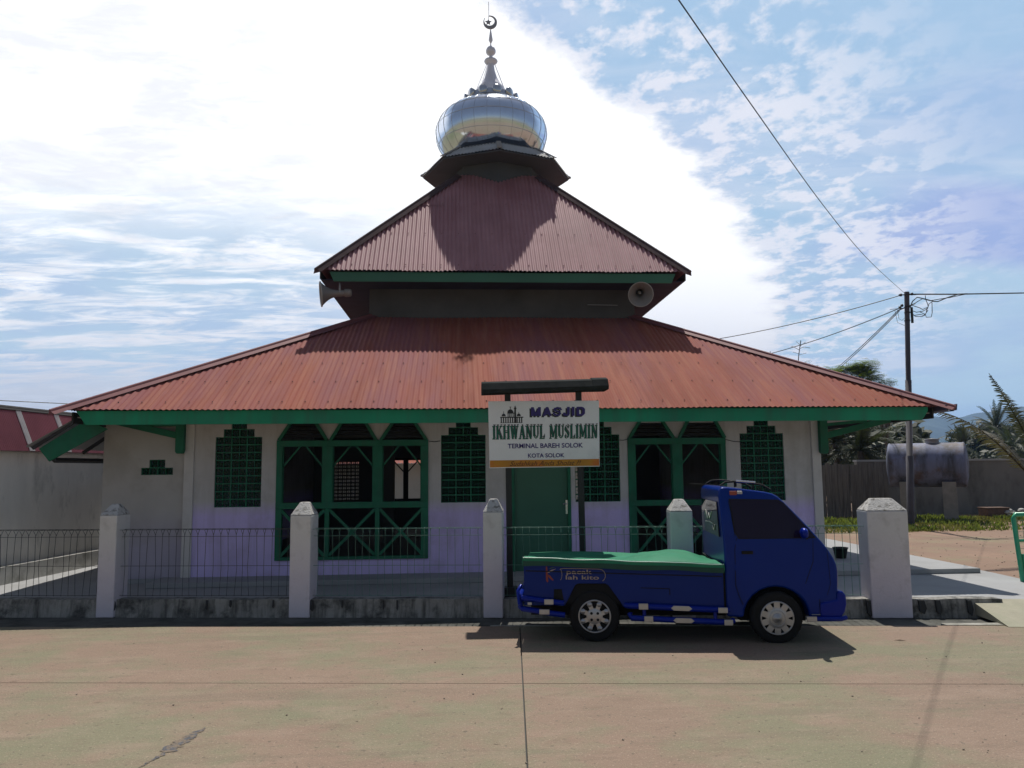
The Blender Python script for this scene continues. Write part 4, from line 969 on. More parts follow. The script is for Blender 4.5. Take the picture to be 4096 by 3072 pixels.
# bed
m_bed = carpaint('bed_blue_paint', (.0008, .019, .165), .3)
bed = MB()
bs = [(-.742, .385), (-.30, .385), (-.268, .44), (-.182, .605), (-.15, .618), (.14, .618), (.175, .60), (.30, .425), (.33, .372), (1.402, .362), (1.402, .805), (-.742, .878)]
bed.prism([(x, 0, z) for x, z in bs][::-1], (0, .045, 0)); bs2 = [(x, z if z < .7 else z-.10) for x, z in bs]; bed.prism([(x, TWD-.045, z) for x, z in bs2][::-1], (0, .045, 0))
bed.box(-.738, -.70, .046, TWD-.046, .39, .80); bed.box(1.36, 1.401, .046, TWD-.046, .38, .74); bed.box(-.70, 1.36, .046, TWD-.046, .60, .63)
bedo = bed.build('bed', m_bed, TRK, bevel=.006)
bb_ = MB()
for (x0, x1, z) in ((-.72, 1.39, .705),): bb_.bar((x0, -.002, z+.05), (x1, -.002, z-.01), .010, .008)
bb_.bar((-.70, -.003, .872), (1.39, -.003, .800), .025, .01)
for pts in ([(.52, .575), (.83, .565), (.83, .50)],):
    for p_, q_ in zip(pts, pts[1:]): bb_.bar((p_[0], -.001, p_[1]), (q_[0], -.001, q_[1]), .008, .005)
bb_.build('bed_moulding', m_under, bedo)
bb_ = MB(); bb_.prism([(-.415, -.004, .56), (-.33, -.004, .56), (-.31, -.004, .44), (-.42, -.004, .40)][::-1], (0, .006, 0)); bb_.build('filler_flap', m_under, bedo)
# tarpaulin cover
m_tarp = mat('green_tarpaulin', (.032, .20, .11), .6, bump=.5, bscale=7, var=.14, vscale=3, col2=(.03, .22, .14), c2amt=.5, c2scale=2, spec=.12)
bb_ = MB(); nx, ny = 60, 26
def tz(s_, v):
    x = -.75+2.16*s_; zn = .905-.075*s_; zf = .80 - .02*s_ + .02*math.sin(s_*5)
    base_ = zn*(1-v)+zf*v; hump = .095*math.exp(-((x-.95)/.42)**2)*math.sin(math.pi*min(1, v*1.02))**.8
    if x > 1.15: hump *= max(0, (1.41-x)/.26)
    sag = -.045*math.exp(-((x+.2)/.7)**2)*math.sin(math.pi*v)
    wr = .008*math.sin(9*x+7*v)+.006*math.sin(23*x-11*v)*math.sin(3*x)+.010*abs(math.sin(4.3*x+9*v))
    return x, base_+hump+sag+wr*math.sin(math.pi*v)
vs = []; fs = []
for i in range(nx+1):
    s_ = i/nx
    for j in range(-3, ny+3):
        v = min(1, max(0, j/ny)); x, z = tz(s_, v); y = -.016+1.455*v
        if j < 0: y = -.018-.004*j*0 - .002*abs(j); z -= .016*(-j)+.008*math.sin(x*4)*(1 if j == -3 else 0)+(.010 if j == -3 else 0)
        if j > ny-1 and j > ny: y = 1.441; z -= .02*(j-ny)
        vs.append((x, y, z))
m_ = ny+6
for i in range(nx):
    for j in range(m_-1): fs.append((i*m_+j, (i+1)*m_+j, (i+1)*m_+j+1, i*m_+j+1))
bb_.add(vs, fs, 0, True)
for i, sg_ in ((0, -1), (nx, 1)):                       # end flaps
    e_ = vs[i*m_:(i+1)*m_]; fl = [(p[0]+sg_*.006, p[1], p[2]-.04) for p in e_]
    bb_.add(e_+fl, [(k, k+1, m_+k+1, m_+k) for k in range(m_-1)], 0, True)
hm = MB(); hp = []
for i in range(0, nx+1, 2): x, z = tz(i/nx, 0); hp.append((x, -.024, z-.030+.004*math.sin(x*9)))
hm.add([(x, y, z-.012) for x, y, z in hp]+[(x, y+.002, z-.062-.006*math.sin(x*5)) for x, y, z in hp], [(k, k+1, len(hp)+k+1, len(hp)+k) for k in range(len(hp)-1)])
tp = bb_.build('bed_cover', m_tarp, TRK); hmo = hm.build('cover_side_shade', mat('dark_green_shade', (.008, .06, .04), .7, var=.2), tp); sh_ = hmo.modifiers.new('s', 'SOLIDIFY'); sh_.thickness = .003  # dark strip: shade on the cover's hanging side, put into the colour
hm = MB(); hm.tube([(x, y+.006, z+.024+.002*math.sin(x*13)) for x, y, z in hp], .006, 6); hm.build('edge_highlight', mat('pale_green_highlight', (.30, .50, .42), .35, spec=.5), tp); so_ = tp.modifiers.new('s', 'SOLIDIFY'); so_.thickness = .003  # pale tube: a highlight along the cover's near edge, painted as colour
# rear bumper, side rails, clips
bb_ = MB(); bb_.tube([(-.76, TWD, .47), (-.79, 1.2, .47), (-.79, .1, .47), (-.76, -.02, .47), (-.40, -.035, .425), (-.31, -.03, .415)], .030, 8)
bb_.tube([(-.76, TWD, .355), (-.79, 1.2, .355), (-.79, .1, .355), (-.76, -.02, .355), (-.42, -.035, .305), (-.30, -.03, .29)], .030, 8)
for y in (.0, .5, .9, 1.4): bb_.tube([(-.78, y, .35), (-.78, y, .50)], .018, 6)
bb_.tube([(-.79, -.03, .40), (-.81, .0, .54), (-.78, .1, .58)], .02, 6)
rb = bb_.build('rear_bumper', m_bluel, TRK)
bb_ = MB()
def clip(nm, par, x0, x1, z0, z1, y=-.072): q = MB(); q.box(x0, x1, y, y+.02, z0, z1); q.build(nm, m_silver, par, bevel=.004)
for q_ in ((-.52, -.42, .405, .462), (-.575, -.465, .30, .355), (-.70, -.655, .40, .43)): clip('bumper_clip', rb, *q_)
bb_ = MB(); bb_.tube([(.36, .0, .39), (.385, -.035, .392), (1.40, -.035, .348), (1.44, 0, .345)], .032, 8); bb_.tube([(.40, .0, .30), (.41, -.035, .262), (1.45, -.035, .222), (1.49, 0, .235)], .032, 8)
bb_.tube([(.55, -.02, .27), (.55, -.02, .40)], .02, 6); bb_.tube([(1.3, -.02, .25), (1.3, -.02, .37)], .02, 6)
rl = bb_.build('side_rail', m_bluel, TRK)
for q_ in ((.49, .59, .355, .42), (1.325, 1.425, .322, .380), (.545, .64, .225, .288), (1.385, 1.475, .195, .255)): clip('rail_clip', rl, *q_)
for x0, z0 in ((.83, .372), (.85, .245)):
    bb_ = MB(); bb_.prism([(x0, -.07, z0-.0), (x0+.03, -.07, z0+.026), (x0+.19, -.07, z0+.022), (x0+.225, -.07, z0-.006), (x0+.19, -.07, z0-.030), (x0+.03, -.07, z0-.026)], (0, .012, 0)); bb_.build('rail_plate', m_silver, rl, bevel=.003)
clip('bumper_clip', fbp, 2.24, 2.345, .235, .29, -.066); clip('bumper_clip', fbp, 2.30, 2.39, .302, .310, -.04)
# wheels
def wheel(x, y, z, kind, s_):
    t = MB(); Rr, Wd = .272, .155
    t.lathe([(.17, -.07*s_), (.235, -.078*s_), (.262, -.066*s_), (Rr, -.045*s_), (Rr, .045*s_), (.262, .066*s_), (.235, .078*s_), (.17, .07*s_)], (x, y, z), (0, 1, 0), 40)
    for k in range(40):
        a = 2*math.pi*k/40; t.bar((x+.2725*math.cos(a), y-.04, z+.2725*math.sin(a)), (x+.2725*math.cos(a+.05), y+.04, z+.2725*math.sin(a+.05)), .012, .004)
    wo_ = t.build('wheel', m_tyre, TRK)
    d = MB(); yo = y-s_*.070; d.lathe([(.172, 0), (.12, s_*.012), (0, s_*.014)], (x, yo, z), (0, 1, 0), 32); d.build('rim_shadow_dish', m_under, wo_)
    h = MB(); yf = yo-s_*.010
    h.lathe([(.176, s_*.012), (.178, -s_*.004), (.168, -s_*.010), (.160, -s_*.004), (.160, s_*.008)], (x, yf, z), (0, 1, 0), 40)
    def dsk(r, off): h.lathe([(r, s_*.012), (r, -s_*off), (r*.9, -s_*(off+.004)), (0, -s_*(off+.006))], (x, yf, z), (0, 1, 0), 32)
    if kind == 'slot':
        dsk(.118, .004)
        for k in range(10):
            a = 2*math.pi*(k+.5)/10; u = Vector((math.cos(a), 0, math.sin(a))); h.bar(Vector((x, yf-s_*.002, z))+u*.10, Vector((x, yf-s_*.002, z))+u*.168, .062, .012, up=(0, 1, 0))
        h.lathe([(.052, -s_*.012), (.048, -s_*.022), (.036, -s_*.014), (.034, -s_*.02), (0, -s_*.024)], (x, yf, z), (0, 1, 0), 24)
        h.lathe([(.085, -s_*.008), (.082, -s_*.016), (.078, -s_*.008)], (x, yf, z), (0, 1, 0), 32)
    else:
        dsk(.088, .006)
        for k in range(8):
            a = 2*math.pi*(k+.5)/8; u = Vector((math.cos(a), 0, math.sin(a))); h.bar(Vector((x, yf-s_*.003, z))+u*.07, Vector((x, yf-s_*.003, z))+u*.145, .045, .012, up=(0, 1, 0))
            c_ = Vector((x, yf-s_*.004, z))+u*.135; h.lathe([(.0, -s_*.010), (.026, -s_*.006), (.03, s_*.004)], c_, (0, 1, 0), 10)
    h.build('hubcap', m_silver, wo_)
    if kind != 'slot':
        for k in range(4):
            q = MB(); a = math.pi/4+k*math.pi/2; c_ = (x+.048*math.cos(a), yf-s_*.013, z+.048*math.sin(a)); q.lathe([(.015, 0), (.014, -s_*.008), (.0, -s_*.008)], c_, (0, 1, 0), 10); q.build('wheel_nut', m_under, wo_)
wheel(.02, .075, .272, 'spoke', 1); wheel(1.95, .075, .262, 'slot', 1); wheel(.02, TWD-.075, .272, 'spoke', -1); wheel(1.95, TWD-.075, .262, 'slot', -1)
# decal on the bed side
m_gold = mat('pale_gold_vinyl', (.34, .27, .22), .5, var=.1)
def bedframe(u, v, d): return Vector((u, -.004-d, v))
lettering('pacak', -.275, .000, .768, .706, m_gold, 'decal_lettering', bold=.012, parent=bedo, frame=bedframe, d=.001)
lettering('lah kito', -.285, .075, .706, .662, m_gold, 'decal_lettering', bold=.012, parent=bedo, frame=bedframe, d=.001)
bb_ = MB(); pts = [(-.345, .775)] + [(-.30, .781), (-.10, .778), (.05, .775)] + [(.08+.065*math.sin(a), .705+.068*math.cos(a)) for a in [R(v) for v in (0, 25, 50, 75, 100, 125, 150)]]
bb_.tube([(x, -.005, z) for x, z in pts], .0042, 4)
bb_.tube([(-.345+.02*math.sin(a), -.005, .715+.058*math.cos(a)) for a in [R(v) for v in (-10, 30, 60, 90, 120, 150, 180)]], .003, 4); bb_.build('decal_outline', m_gold, bedo)
bb_ = MB()
def dq(pts, mi): bb_.prism([(x, -.0045-.0004*mi, z) for x, z in pts][::-1], (0, .003, 0), mi)
dq([(-.50, .80), (-.485, .80), (-.475, .64), (-.488, .63), (-.50, .66)], 0); dq([(-.485, .72), (-.455, .705), (-.415, .655), (-.43, .650), (-.475, .69)], 0)
dq([(-.486, .735), (-.44, .765), (-.385, .778), (-.41, .765), (-.465, .735)], 1); dq([(-.475, .77), (-.44, .79), (-.40, .793), (-.43, .784)], 2)
bb_.build('decal_logo', [mat('red_vinyl', (.22, .03, .02), .5), m_gold, mat('green_vinyl', (.05, .10, .02), .5)], bedo)
# ------------------------------------------------------------------ neighbouring house at the left
m_nroof = mat('maroon_neighbour_roof', (.27, .105, .125), .8, spec=.1, var=.2, vscale=1.0, col2=(.26, .10, .12), c2amt=.6, c2scale=.8)
m_clear = mat('pale_roof_sheet', (.5, .49, .48), .5, var=.15, vscale=3)
nb = thing('neighbour_house', (-8.1, 18, 0), 'stained plaster house with a maroon tin roof and two pale strips at the left edge', 'house')
def nmb(b, name, mt, parent=None, **k):
    o = b.build(name, mt, **k); o.parent = parent or nb
    if parent is None: o.location = (8.1, -18, 0)
    return o
A = Vector((-7.35, 11.2, 0)); B = Vector((-5.95, 22.0, 0))       # foot of the long wall
dirn = (B-A).normalized(); nrm = Vector((dirn.y, -dirn.x, 0))
def onw(px, py, off=0):                                 # point of the wall plane (moved out by off) seen at a pixel
    r = ray(px, py); P0 = A + nrm*off; t = (P0-CAM).dot(nrm)/r.dot(nrm); return CAM + r*t
ze = (onw(0, 1800, .12).z + onw(110, 1806, .12).z)/2
b = MB(); b.prism([A, B, B+Vector((0, 0, ze)), A+Vector((0, 0, ze))][::-1], tuple(-nrm*.2)); b.prism([A, A-nrm*8, A-nrm*8+Vector((0, 0, ze)), A+Vector((0, 0, ze))], tuple(dirn*.2)); nmb(b, 'wall', m_oldwall)
b = MB(); b.prism([A+nrm*.16, B+nrm*.16, B+nrm*.16+Vector((0, 0, .17+.27)), A+nrm*.16+Vector((0, 0, .17+.27))][::-1], tuple(-nrm*.158)); nmb(b, 'plinth', mat('whitewashed_plinth', (.55, .54, .50), .85, var=.15, vscale=2, col2=(.25, .24, .2), c2amt=.7, c2scale=2.5))
b = MB(); E0 = A+nrm*.14+Vector((0, 0, ze)) - dirn*1.0; E1 = B+nrm*.14+Vector((0, 0, ze))
RUN = .30; tz0 = onw(0, 1629, .14-RUN); rise = (tz0.z-ze)/RUN; upn = (-nrm + Vector((0, 0, rise))).normalized(); Lr = RUN*math.sqrt(1+rise*rise)
nn = upn.cross(-dirn).normalized(); 
if nn.z < 0: nn = -nn
corr(b, E0, E1, upn, lambda s: Lr, nn, lam=.042, amp=.007); nr = nmb(b, 'roof', m_nroof)
for (px, py) in ((90, 1700), (232, 1690)):
    b = MB()
    # strip crossing the slope where the photo shows the pale sheets
    r = ray(px, py); t = (E0-CAM).dot(nn)/r.dot(nn); P = CAM+r*t; s_ = (P-E0).dot(dirn)
    corr(b, E0+dirn*(s_-.07), E0+dirn*(s_+.07), upn, lambda q: Lr, nn, lam=.042, amp=.007, lift=.010); b.build('pale_strip', m_clear, nr)
b = MB(); T0 = E0+upn*Lr; T1 = E1+upn*Lr; b.bar(T0+nn*.015, T1+nn*.015, .07, .02, up=tuple(nn)); b.bar(T0-nrm*.0+Vector((0, 0, -.01)), T1+Vector((0, 0, -.01)), .05, .05)
corr(b, T0, T1, (-nrm+Vector((0, 0, -.4))).normalized(), lambda s: 4.0, Vector((0, 0, 1)), lam=.085)
b.build('ridge_cap', m_dark, nr)
# thin cable above that roof
def cable(pts, r, label, sag=0, group='overhead cables at the utility pole', n=14, mt=None, name='overhead_cable'):
    b = MB(); P = [Vector(p) for p in pts]; out = []
    for a, c in zip(P, P[1:]):
        for i in range(n): f = i/n; q = a.lerp(c, f); q = q - Vector((0, 0, sag*4*f*(1-f))); out.append(q)
    out.append(P[-1]); o0 = out[0]; b.tube([q-o0 for q in out], r, 5); o = b.build(name, mt or m_black); o.location = o0
    return tag(o, label, 'cable', group)
cable([at(-400, 1590, 21), at(0, 1602, 22), at(420, 1622, 25)], .011, 'thin cable passing above the neighbouring maroon roof at the far left', group=None)

# house behind the mosque, seen through its windows
rb2 = thing('rear_house', (0, 27, 0), 'white maroon-roofed house behind the mosque, glimpsed through the triple window', 'house')
b = MB(); rz_ = at(1600, 1853, 26.5).z; b.box(-6.5, 6, 27, 27.2, 0, rz_); b.box(-6.5, -6.3, 27.2, 31, 0, rz_); b.box(5.8, 6, 27.2, 31, 0, rz_); o = b.build('wall', m_wall2, rb2); o.location = (0, -27, 0)
b = MB(); corr(b, (-6.8, 26.5, rz_), (6.3, 26.5, rz_), Vector((0, .9, .3)).normalized(), lambda s: 2.4, Vector((0, -.3, .9)).normalized(), lam=.085); o = b.build('roof', m_roof, rb2); o.location = (0, -27, 0)

# ------------------------------------------------------------------ utility pole and cables
UP = Vector((13.2, 22.84, -.02)); UT = at(3627, 1168, 22.84)
m_pole = mat('dark_steel_pole', (.055, .05, .06), .6, var=.2, vscale=3)
up = thing('utility_pole', UP, 'tall dark steel utility pole with coiled cables near its top, behind the right eave', 'utility pole')
b = MB(); rel = UT-UP; b.tube([(0, 0, 0), rel*.30, rel*.301, rel*.62, rel*.621, rel], [.105, .105, .088, .088, .072, .072], 14); b.build('shaft', m_pole, up)
def rp(px, py, dy=0): return at(px, py, 22.84+dy)-UP
b = MB()
for py in (1178, 1228, 1250, 1282): c = rp(3629, py); b.lathe([(.078, -.015), (.086, -.015), (.086, .015), (.078, .015)], c, (0, 0, 1), 14)
c = rp(3642, 1262); b.box(c.x-.02, c.x+.03, c.y-.1, c.y-.04, c.z-.24, c.z+.24)
b.bar(rp(3595, 1180), rp(3665, 1178), .03, .03); b.bar(rp(3592, 1242), rp(3660, 1214), .035, .03)
for p in ((3603, 1180), (3600, 1230), (3648, 1176), (3608, 1222)): b.lathe([(0, -.05), (.04, -.03), (.045, .02), (0, .05)], rp(*p), (1, 0, .2), 8)
b.build('clamps', m_black, up)
b = MB()
def sq(pts, r=.011): b.tube([rp(x, y, -.05-.03*(i % 3)) for i, (x, y) in enumerate(pts)], r, 5)
sq([(3640, 1230), (3650, 1205), (3668, 1189), (3700, 1196), (3735, 1206), (3752, 1206), (3790, 1190), (3835, 1176), (3870, 1175)], .016)
sq([(3642, 1225), (3672, 1205), (3690, 1195), (3720, 1203), (3760, 1196), (3800, 1190), (3860, 1177)], .012)
sq([(3650, 1222), (3680, 1232), (3690, 1238), (3713, 1228), (3710, 1215), (3702, 1196), (3701, 1182)])
sq([(3642, 1240), (3665, 1249), (3690, 1245), (3710, 1235), (3716, 1215), (3730, 1206)])
sq([(3645, 1250), (3662, 1266), (3690, 1266), (3705, 1252), (3708, 1230)]); sq([(3728, 1210), (3729, 1250), (3725, 1268), (3705, 1269), (3702, 1258), (3680, 1248)])
sq([(3655, 1262), (3680, 1258), (3698, 1262), (3712, 1240)])
sq([(3590, 1240), (3596, 1275), (3608, 1282), (3618, 1272)], .006); sq([(3580, 1242), (3590, 1290), (3618, 1302)], .006); sq([(3560, 1238), (3585, 1235), (3620, 1232)], .008)
b.build('cable_coils', m_black, up)
T = UT - Vector((0, 0, .1))
ny_ = at(2715, 0, 5.4)
def smooth(ps, n=10):
    o = []
    for i in range(len(ps)-1):
        p0, p1, p2, p3 = ps[max(0, i-1)], ps[i], ps[i+1], ps[min(len(ps)-1, i+2)]
        for k in range(n):
            t = k/n; o.append(.5*((2*p1)+(p2-p0)*t+(2*p0-5*p1+4*p2-p3)*t*t+(3*p1-p0-3*p2+p3)*t**3))
    return o+[ps[-1]]
cable(smooth([T, at(3480, 1045, 14.6), at(3300, 830, 10.6), at(3010, 425, 7.3), ny_, ny_ + (ny_-at(3010, 425, 7.3))*1.4]), .0055, 'twisted cable running from the pole top up and over the street', 0.0, n=1)
cable([rp(3600, 1182)+UP, at(2870, 1356, 27.5)], .014, 'upper thin cable running left from the pole behind the main roof', .10)
cable([rp(3600, 1232)+UP, at(3060, 1420, 30)], .014, 'lower thin cable running left from the pole towards the roof ridge', .10)
cable([rp(3592, 1242)+UP, at(3350, 1470, 34)], .014, 'steep left one of the paired cables dropping from the pole into the feathery tree', .05)
cable([rp(3597, 1244)+UP, at(3362, 1468, 34)], .014, 'steep right one of the paired cables dropping from the pole into the feathery tree', .05)
cable([rp(3650, 1177)+UP, at(3820, 1177, 24), at(4096, 1172, 26), at(4500, 1168, 28)], .022, 'thick dark cable bundle leaving the pole to the right')

# ------------------------------------------------------------------ yard at the right
# boundary wall and plank fence
bw = thing('boundary_wall', (18, 29, 0), 'long dark grey yard wall with a pale coping, right of the tank', 'wall')
b = MB(); y0 = 28.6; zt0 = at(3980, 1842, y0).z; b.box(14.6, 34, y0, y0+.2, -.1, zt0); o = b.build('wall', mat('dark_plaster', (.16, .155, .145), .9, var=.2, vscale=1.2, col2=(.06, .06, .05), c2amt=.6, c2scale=1.1, stretch=(1, 1, .5)), bw); o.location = (-18, -29, 0)
b = MB(); b.box(14.58, 34, y0-.05, y0+.25, zt0+.001, zt0+.07); o = b.build('coping', m_terr, bw); o.location = (-18, -29, 0)
pf = thing('plank_fence', (13, 28, 0), 'weathered grey plank fence below the dark palm thicket, right of the mosque wall', 'fence')
b = MB(); x = 6.0
while x < 15.2:
    w_ = random.uniform(.10, .17); h = 1.92+random.uniform(-.07, .05); yy = 27.6+random.uniform(-.015, .015)
    b.box(x-13, x+w_-13, yy-28, yy+.025-28, -.05, h); x += w_+random.uniform(.004, .02)
b.build('planks', mat('weathered_plank', (.15, .14, .125), .9, var=.35, vscale=2.5, stretch=(6, 1, .4), col2=(.05, .05, .045), c2amt=.7, c2scale=2), pf)
b = MB(); b.box(-7, 2.2, -.36, -.30, .5, .58); b.box(-7, 2.2, -.36, -.30, 1.45, 1.53); b.build('rail', m_dark, pf)
# tank
TY = 25.6; tl0, tr0 = at(3552, 1860, TY), at(3862, 1860, TY); tc = (tl0+tr0)/2
tk = thing('water_tank', (tc.x, TY, 0), 'big rusty blue-grey cylindrical tank lying on concrete piers in the yard', 'tank')
rad = (at(3700, 1772, TY).z - at(3700, 1948, TY).z)/2; zc2 = (at(3700, 1772, TY).z + at(3700, 1948, TY).z)/2; hl = 1.12
ax = Vector((math.cos(R(-33)), math.sin(R(-33)), 0))
b = MB(); pr = [(0, -hl-.10), (rad*.5, -hl-.08), (rad*.9, -hl-.03), (rad, -hl), (rad+.015, -hl+.03), (rad, -hl+.06), (rad, -.03), (rad+.01, 0), (rad, .03), (rad, hl-.06), (rad+.015, hl-.03), (rad, hl), (rad*.9, hl+.03), (rad*.5, hl+.08), (0, hl+.10)]
b.lathe(pr, (0, 0, zc2), ax, 36)
b.build('drum', mat('faded_tank_paint', (.14, .16, .25), .7, ramp=((2.2, 2.2, .25), 1.3, (.03, .03, .03), .85), var=.15, vscale=1.5, col2=(.10, .06, .04), c2amt=.8, c2scale=1.3, c2lo=.5, c2hi=.62), tk)
for s_ in (-.62, .62):
    b = MB(); c = ax*s_; pd = ax.orthogonal(); pd = Vector((-ax.y, ax.x, 0)); zz0 = zc2-rad*.75
    q = [c-ax*.2-pd*.62, c+ax*.2-pd*.62, c+ax*.2+pd*.62, c-ax*.2+pd*.62]
    b.prism([(p.x, p.y, -.05) for p in q][::-1], (0, 0, zz0+.05)); b.build('pier', mat('pier_concrete', (.22, .21, .19), .9, var=.25, vscale=3), tk)
b = MB(); b.lathe([(.2, rad-.02), (.2, rad+.10), (.23, rad+.10), (.23, rad+.13), (0, rad+.15)], (ax.x*.2, ax.y*.2, zc2), (0, 0, 1), 16); b.build('hatch', m_capgrey, tk)
# bucket
bp_ = atz(3363, 2232, .245); bk = thing('plastic_pot', (bp_.x, bp_.y, .245), 'black plastic pot standing on the sunlit terrace beyond the fence', 'pot')
b = MB(); b.lathe([(.085, 0), (.09, .0), (.125, .17), (.135, .17), (.135, .185), (.122, .185), (.085, .02), (0, .02)], (0, 0, 0), n=20); b.build('pot', m_black, bk)
b = MB(); b.lathe([(0, .14), (.117, .14)], (0, 0, 0), n=20); b.build('soil', m_dirt, bk)
# green gate frame at the right edge
g0, g1 = atz(4093, 2335, .14), at(4049, 2055, 11.05)
gt = thing('green_gate', (g0.x, g0.y, .14), 'bright green tube gate leaf with mesh at the right edge of the picture', 'gate')
b = MB(); h_ = at(4050, 2058, g0.y).z-.14; tilt = at(4050, 2058, g0.y).x-g0.x
b.tube([(0, 0, 0), (tilt*.9, 0, h_-.05), (tilt+.04, 0, h_), (1.3, .05, h_+.0)], .032, 10); b.tube([(0, 0, .03), (1.3, .05, .03)], .028, 8); b.tube([(tilt*.6, 0, h_*.62), (1.3, .05, h_*.62)], .02, 8)
b.bar((.05, 0, .0), (.05, 0, .42), .07, .05)
b.build('frame', mat('bright_green_enamel', (.03, .36, .20), .35, var=.1, spec=.5), gt)
b = MB()
for i in range(16): x = .05+i*.08; b.tube([(x-.04, .01, .05), (x-.07, .01, h_-.02)], .0035, 4)
for i in range(12): z = .1+i*.08; b.tube([(-.05, .01, z), (1.3, .05, z)], .0035, 4)
b.build('mesh', m_wireg, gt)
# rubble by the wall
def rock(b, x, y, z, r):
    n = 7; vs = []; 
    for (rr, h) in ((.6, 0), (1, .35), (.8, .8), (.35, 1)):
        for k in range(n): a = 2*math.pi*k/n; q = rr*r*random.uniform(.8, 1.15); vs.append((x+q*math.cos(a), y+q*math.sin(a), z+h*r*1.0))
    fs = [(i*n+k, i*n+(k+1) % n, (i+1)*n+(k+1) % n, (i+1)*n+k) for i in range(3) for k in range(n)] + [tuple(3*n+k for k in range(n))]
    b.add(vs, fs)
b = MB(); c = at(4050, 2045, 27)
for i in range(46): rock(b, c.x+random.uniform(-.75, 1.2), 27+random.uniform(-.4, .3), random.uniform(0, .18), random.uniform(.05, .13))
tag(b.build('rubble_heap', mat('pale_rubble', (.38, .37, .35), .9, var=.5, vscale=4)), 'heap of pale broken stones at the foot of the yard wall', 'rubble')
b = MB(); bx = at(3975, 2040, 26.9); b.prism([(-.4, -.25, 0), (.4, -.25, 0), (.4, .25, 0), (-.4, .25, 0)], (0, 0, .30)); b.prism([(-.42, -.27, .301), (.42, -.27, .301), (.42, .27, .301), (-.42, .27, .301)], (0, 0, .04))
o = b.build('wooden_crate', mat('brown_crate_wood', (.13, .08, .06), .9, var=.3, vscale=4), bevel=.01); o.location = (bx.x, 26.9, 0); tag(o, 'low brown box standing against the dark yard wall', 'crate')
# ground cover
def blades(name, zone, n, hmin, hmax, mt, wide=.02):
    b = MB()
    for i in range(n):
        x, y = zone(); h = random.uniform(hmin, hmax); a = random.uniform(0, 6.28); lx, ly = random.uniform(-.5, .5)*h, random.uniform(-.5, .5)*h; w_ = wide*random.uniform(.6, 1.6)
        dx, dy = math.cos(a)*w_, math.sin(a)*w_
        b.add([(x-dx, y-dy, 0), (x+dx, y+dy, 0), (x+lx*.5+dx*.6, y+ly*.5+dy*.6, h*.6), (x+lx, y+ly, h)], [(0, 1, 2), (0, 2, 3)])
    return tag(b.build(name, mt), kind='stuff')
def yardzone():
    y = random.uniform(21.5, 27.2); px = random.uniform(3280, 4060) if random.random() < .85 else random.uniform(4060, 4400); x = at(px, 2080, y).x
    if px > 3900 and y < 24.5 and random.random() < .8: y = random.uniform(24.5, 27.2); x = at(px, 2080, y).x
    return x, y
blades('yard_grass', yardzone, 9000, .02, .10, m_grass, .018)
m_weed = leafmat('broad_weed_leaves', (.11, .135, .04), .7, var=.5, vscale=5)
def weedzone():
    for _ in range(50):
        x, y = yardzone(); 
        if math.sin(x*1.7)+math.sin(y*2.3+x) > .1: return x, y
    return x, y
blades('yard_weeds', weedzone, 5200, .04, .18, m_weed, .035)
# stones and dry leaves on the road and yard
b = MB()
for i in range(170):
    y = random.uniform(3.6, 9.2); x = random.uniform(-.75*y, .75*y); r = random.choice((.003, .004, .005, .006, .009)) 
    rock(b, x, y, 0, r)
for i in range(120):
    y = random.uniform(12, 22); px = random.uniform(3640, 4096); x = at(px, 2200, y).x; rock(b, x, y, -.012, random.choice((.006, .01, .014)))
tag(b.build('pebbles', mat('pebble_grit', (.22, .18, .14), .9, var=.8, vscale=30)), kind='stuff')
b = MB()
for (px, py, l, a) in ((50, 2697, .16, 0), (55, 2725, .15, .1), (215, 2706, .12, .4), (395, 2807, .13, .1), (785, 2760, .07, 0), (835, 2827, .10, .5), (1125, 2822, .10, .2), (1120, 2820, .06, 0), (1985, 2975, .10, -.2), (1605, 2970, .07, 0), (1530, 3017, .07, 0), (2050, 2872, .05, .3), (1990, 2975, .08, -.35), (3600, 2562, .22, -.35), (3066, 3002, .03, .2), (1000, 2962, .06, .4), (1420, 2840, .10, .3), (1545, 2826, .10, 0), (2625, 2780, .05, .2), (485, 2910, .05, 0)):
    P = atz(px, py, .003); l *= .62; dx, dy = math.cos(a)*l/2, math.sin(a)*l/2
    b.add([(P.x-dx, P.y-dy, .003), (P.x+dy*.12, P.y-dx*.11, .012), (P.x+dx, P.y+dy, .004), (P.x-dy*.12, P.y+dx*.11, .010)], [(0, 1, 2, 3)])
tag(b.build('dry_leaves', mat('dry_leaf', (.07, .045, .03), .9, var=.5, vscale=10)), kind='stuff')
# worn groove with exposed dark aggregate
b = MB(); P0, P1 = atz(560, 3072, 0), atz(818, 2912, 0); d = (P1-P0).normalized(); sdv = Vector((-d.y, d.x, 0)); Lg = (P1-P0).length; l_ = []; r_ = []
for i in range(41):
    f = i/40; wv = (.012+.04*math.sin(math.pi*min(1, f*1.02))**.7)*random.uniform(.45, 1.25)*(1 if f > .35 else .35); c = P0+d*Lg*f + sdv*random.uniform(-.015, .015); l_.append(c+sdv*wv); r_.append(c-sdv*wv)
for i in range(40): b.poly([(*l_[i].xy, .0035), (*r_[i].xy, .0035), (*r_[i+1].xy, .0035), (*l_[i+1].xy, .0035)])
tag(b.build('worn_patch', mat('exposed_aggregate', (.10, .10, .11), .95, var=.6, vscale=45, col2=(.22, .17, .12), c2amt=.9, c2scale=18, c2lo=.45, c2hi=.55, bump=.8, bscale=80)), kind='structure')

